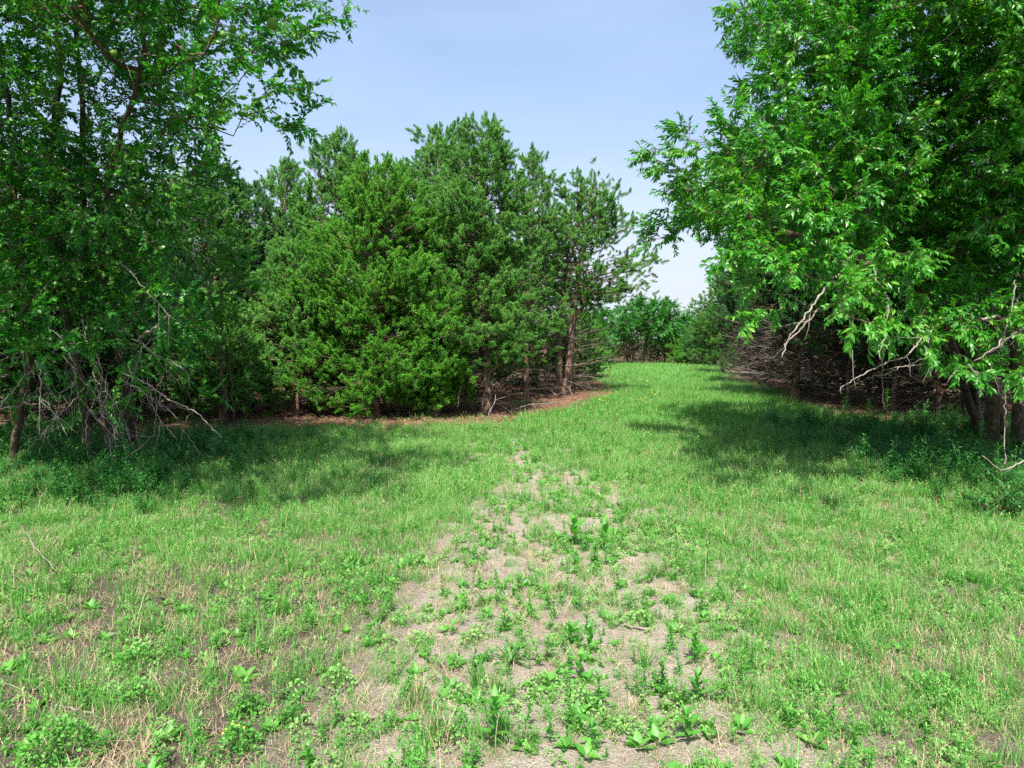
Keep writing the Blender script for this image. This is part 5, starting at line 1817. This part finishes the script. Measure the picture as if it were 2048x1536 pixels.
# fallen sticks and canes
def stick(u0, v0, u1, v1, r, label, z1=0.0, mat=M_DEAD):
    a, b = on_ground(u0, v0), on_ground(u1, v1)
    b = b + np.array([0, 0, z1])
    g = np.random.default_rng(int(u0))
    n = 10
    t = np.linspace(0, 1, n)[:, None]
    P = a * (1 - t) + b * t + g.normal(0, 0.008, (n, 3)) + np.array([0, 0, r * 1.2])
    mid = a.copy()
    o = link('fallen_stick', mesh_t(P - mid, np.linspace(r, r * 0.55, n), 7, 0.06, mat, 'fallen_stick'), None, mid)
    tag(o, label, 'stick', 'fallen sticks and canes')


stick(1236, 1262, 1300, 1276, 0.018, 'thick whitish stick lying across pale soil')
stick(1326, 1112, 1378, 1108, 0.014, 'straight pale stick on the soil near the right-hand grass')
stick(1246, 1222, 1308, 1190, 0.010, 'thin slanting stick on the straw-strewn soil')
stick(214, 1271, 278, 1268, 0.015, 'short grey stick in the thin grass on the left')
stick(38, 1049, 108, 1176, 0.010, 'long pale cane leaning through the grass at the left', 0.25)
stick(120, 1418, 190, 1432, 0.010, 'thin stick on dark soil in the lower left')
stick(1755, 1010, 1880, 1300, 0.006, 'thin fallen cane in the grass on the right', 0.1)

# pale log pieces at the double trunk and snags near the tall cedar
for (p, r, lb_) in [([(1090, 772, 36.4), (1112, 790, 36.2), (1135, 782, 36.2), (1146, 792, 36.0)], 0.05, 'bleached crooked branch leaning against the double trunk'),
                    ([(1070, 755, 36.3), (1100, 768, 36.2), (1120, 780, 36)], 0.03, 'grey snag propped left of the double trunk'),
                    ([(1134, 770, 36.1), (1144, 788, 35.9), (1150, 800, 35.6)], 0.03, 'short bleached prop right of the double trunk'),
                    ([(964, 832, 25.6), (968, 842, 25.4), (985, 815, 25.6), (992, 790, 25.8)], 0.025, 'curved grey snag at the foot of the tallest cedar'),
                    ([(915, 815, 25.6), (918, 790, 25.7), (922, 770, 25.8)], 0.03, 'upright grey snag under the bushy cedar'),
                    ([(1020, 820, 26.5), (1060, 808, 26.8), (1120, 806, 27.2)], 0.025, 'long grey branch lying on the litter by the clearing')]:
    P = np.array(path(p))
    b0 = P[0].copy()
    g = np.random.default_rng(int(p[0][0]))
    n = 14
    seg = np.concatenate([[0], np.cumsum(np.linalg.norm(np.diff(P, axis=0), axis=1))])
    s_ = np.linspace(0, seg[-1], n)
    Q = np.stack([np.interp(s_, seg, P[:, k]) for k in range(3)], 1) + g.normal(0, 0.015, (n, 3))
    so = Soup()
    so.add(*tube(Q - b0, np.linspace(r, r * 0.4, n), 6, 0.05))
    for q in range(3):
        k = g.integers(3, n - 1)
        d = g.normal(0, 0.3, 3)
        so.add(*tube(np.array([Q[k], Q[k] + d * 0.5, Q[k] + d]) - b0, [r * 0.4, r * 0.3, r * 0.1], 4))
    tag(link('dead_snag', so.mesh('dead_snag', M_DEAD, True), None, b0), lb_, 'dead branch', 'grey dead branches on the ground')

# a few yellow wildflowers out in the grass
BIGFL = flower_mesh(0.027)
FLV = variants('yellow_flower', [BIGFL])
g = np.random.default_rng(91)
fl = []
for (u, v, n_) in [(1310, 800, 16), (1285, 815, 8), (1290, 770, 8), (1205, 810, 9), (1240, 840, 6), (1160, 790, 8), (1400, 790, 5)]:
    for _ in range(n_):
        p = on_ground(u + g.normal(0, 10), v + g.normal(0, 4))
        fl.append(p + np.array([0, 0, g.uniform(0.28, 0.42)]))
fl = np.array(fl)
n = len(fl)
o = scatter('yellow_wildflowers', FLV, fl, np.stack([g.normal(-0.6, 0.3, n), g.normal(0, 0.3, n), g.uniform(0, 6, n)], 1), g.uniform(0.7, 1.2, n), np.zeros(n, int))
o['label'] = 'yellow wildflowers dotted in the grass of the clearing'
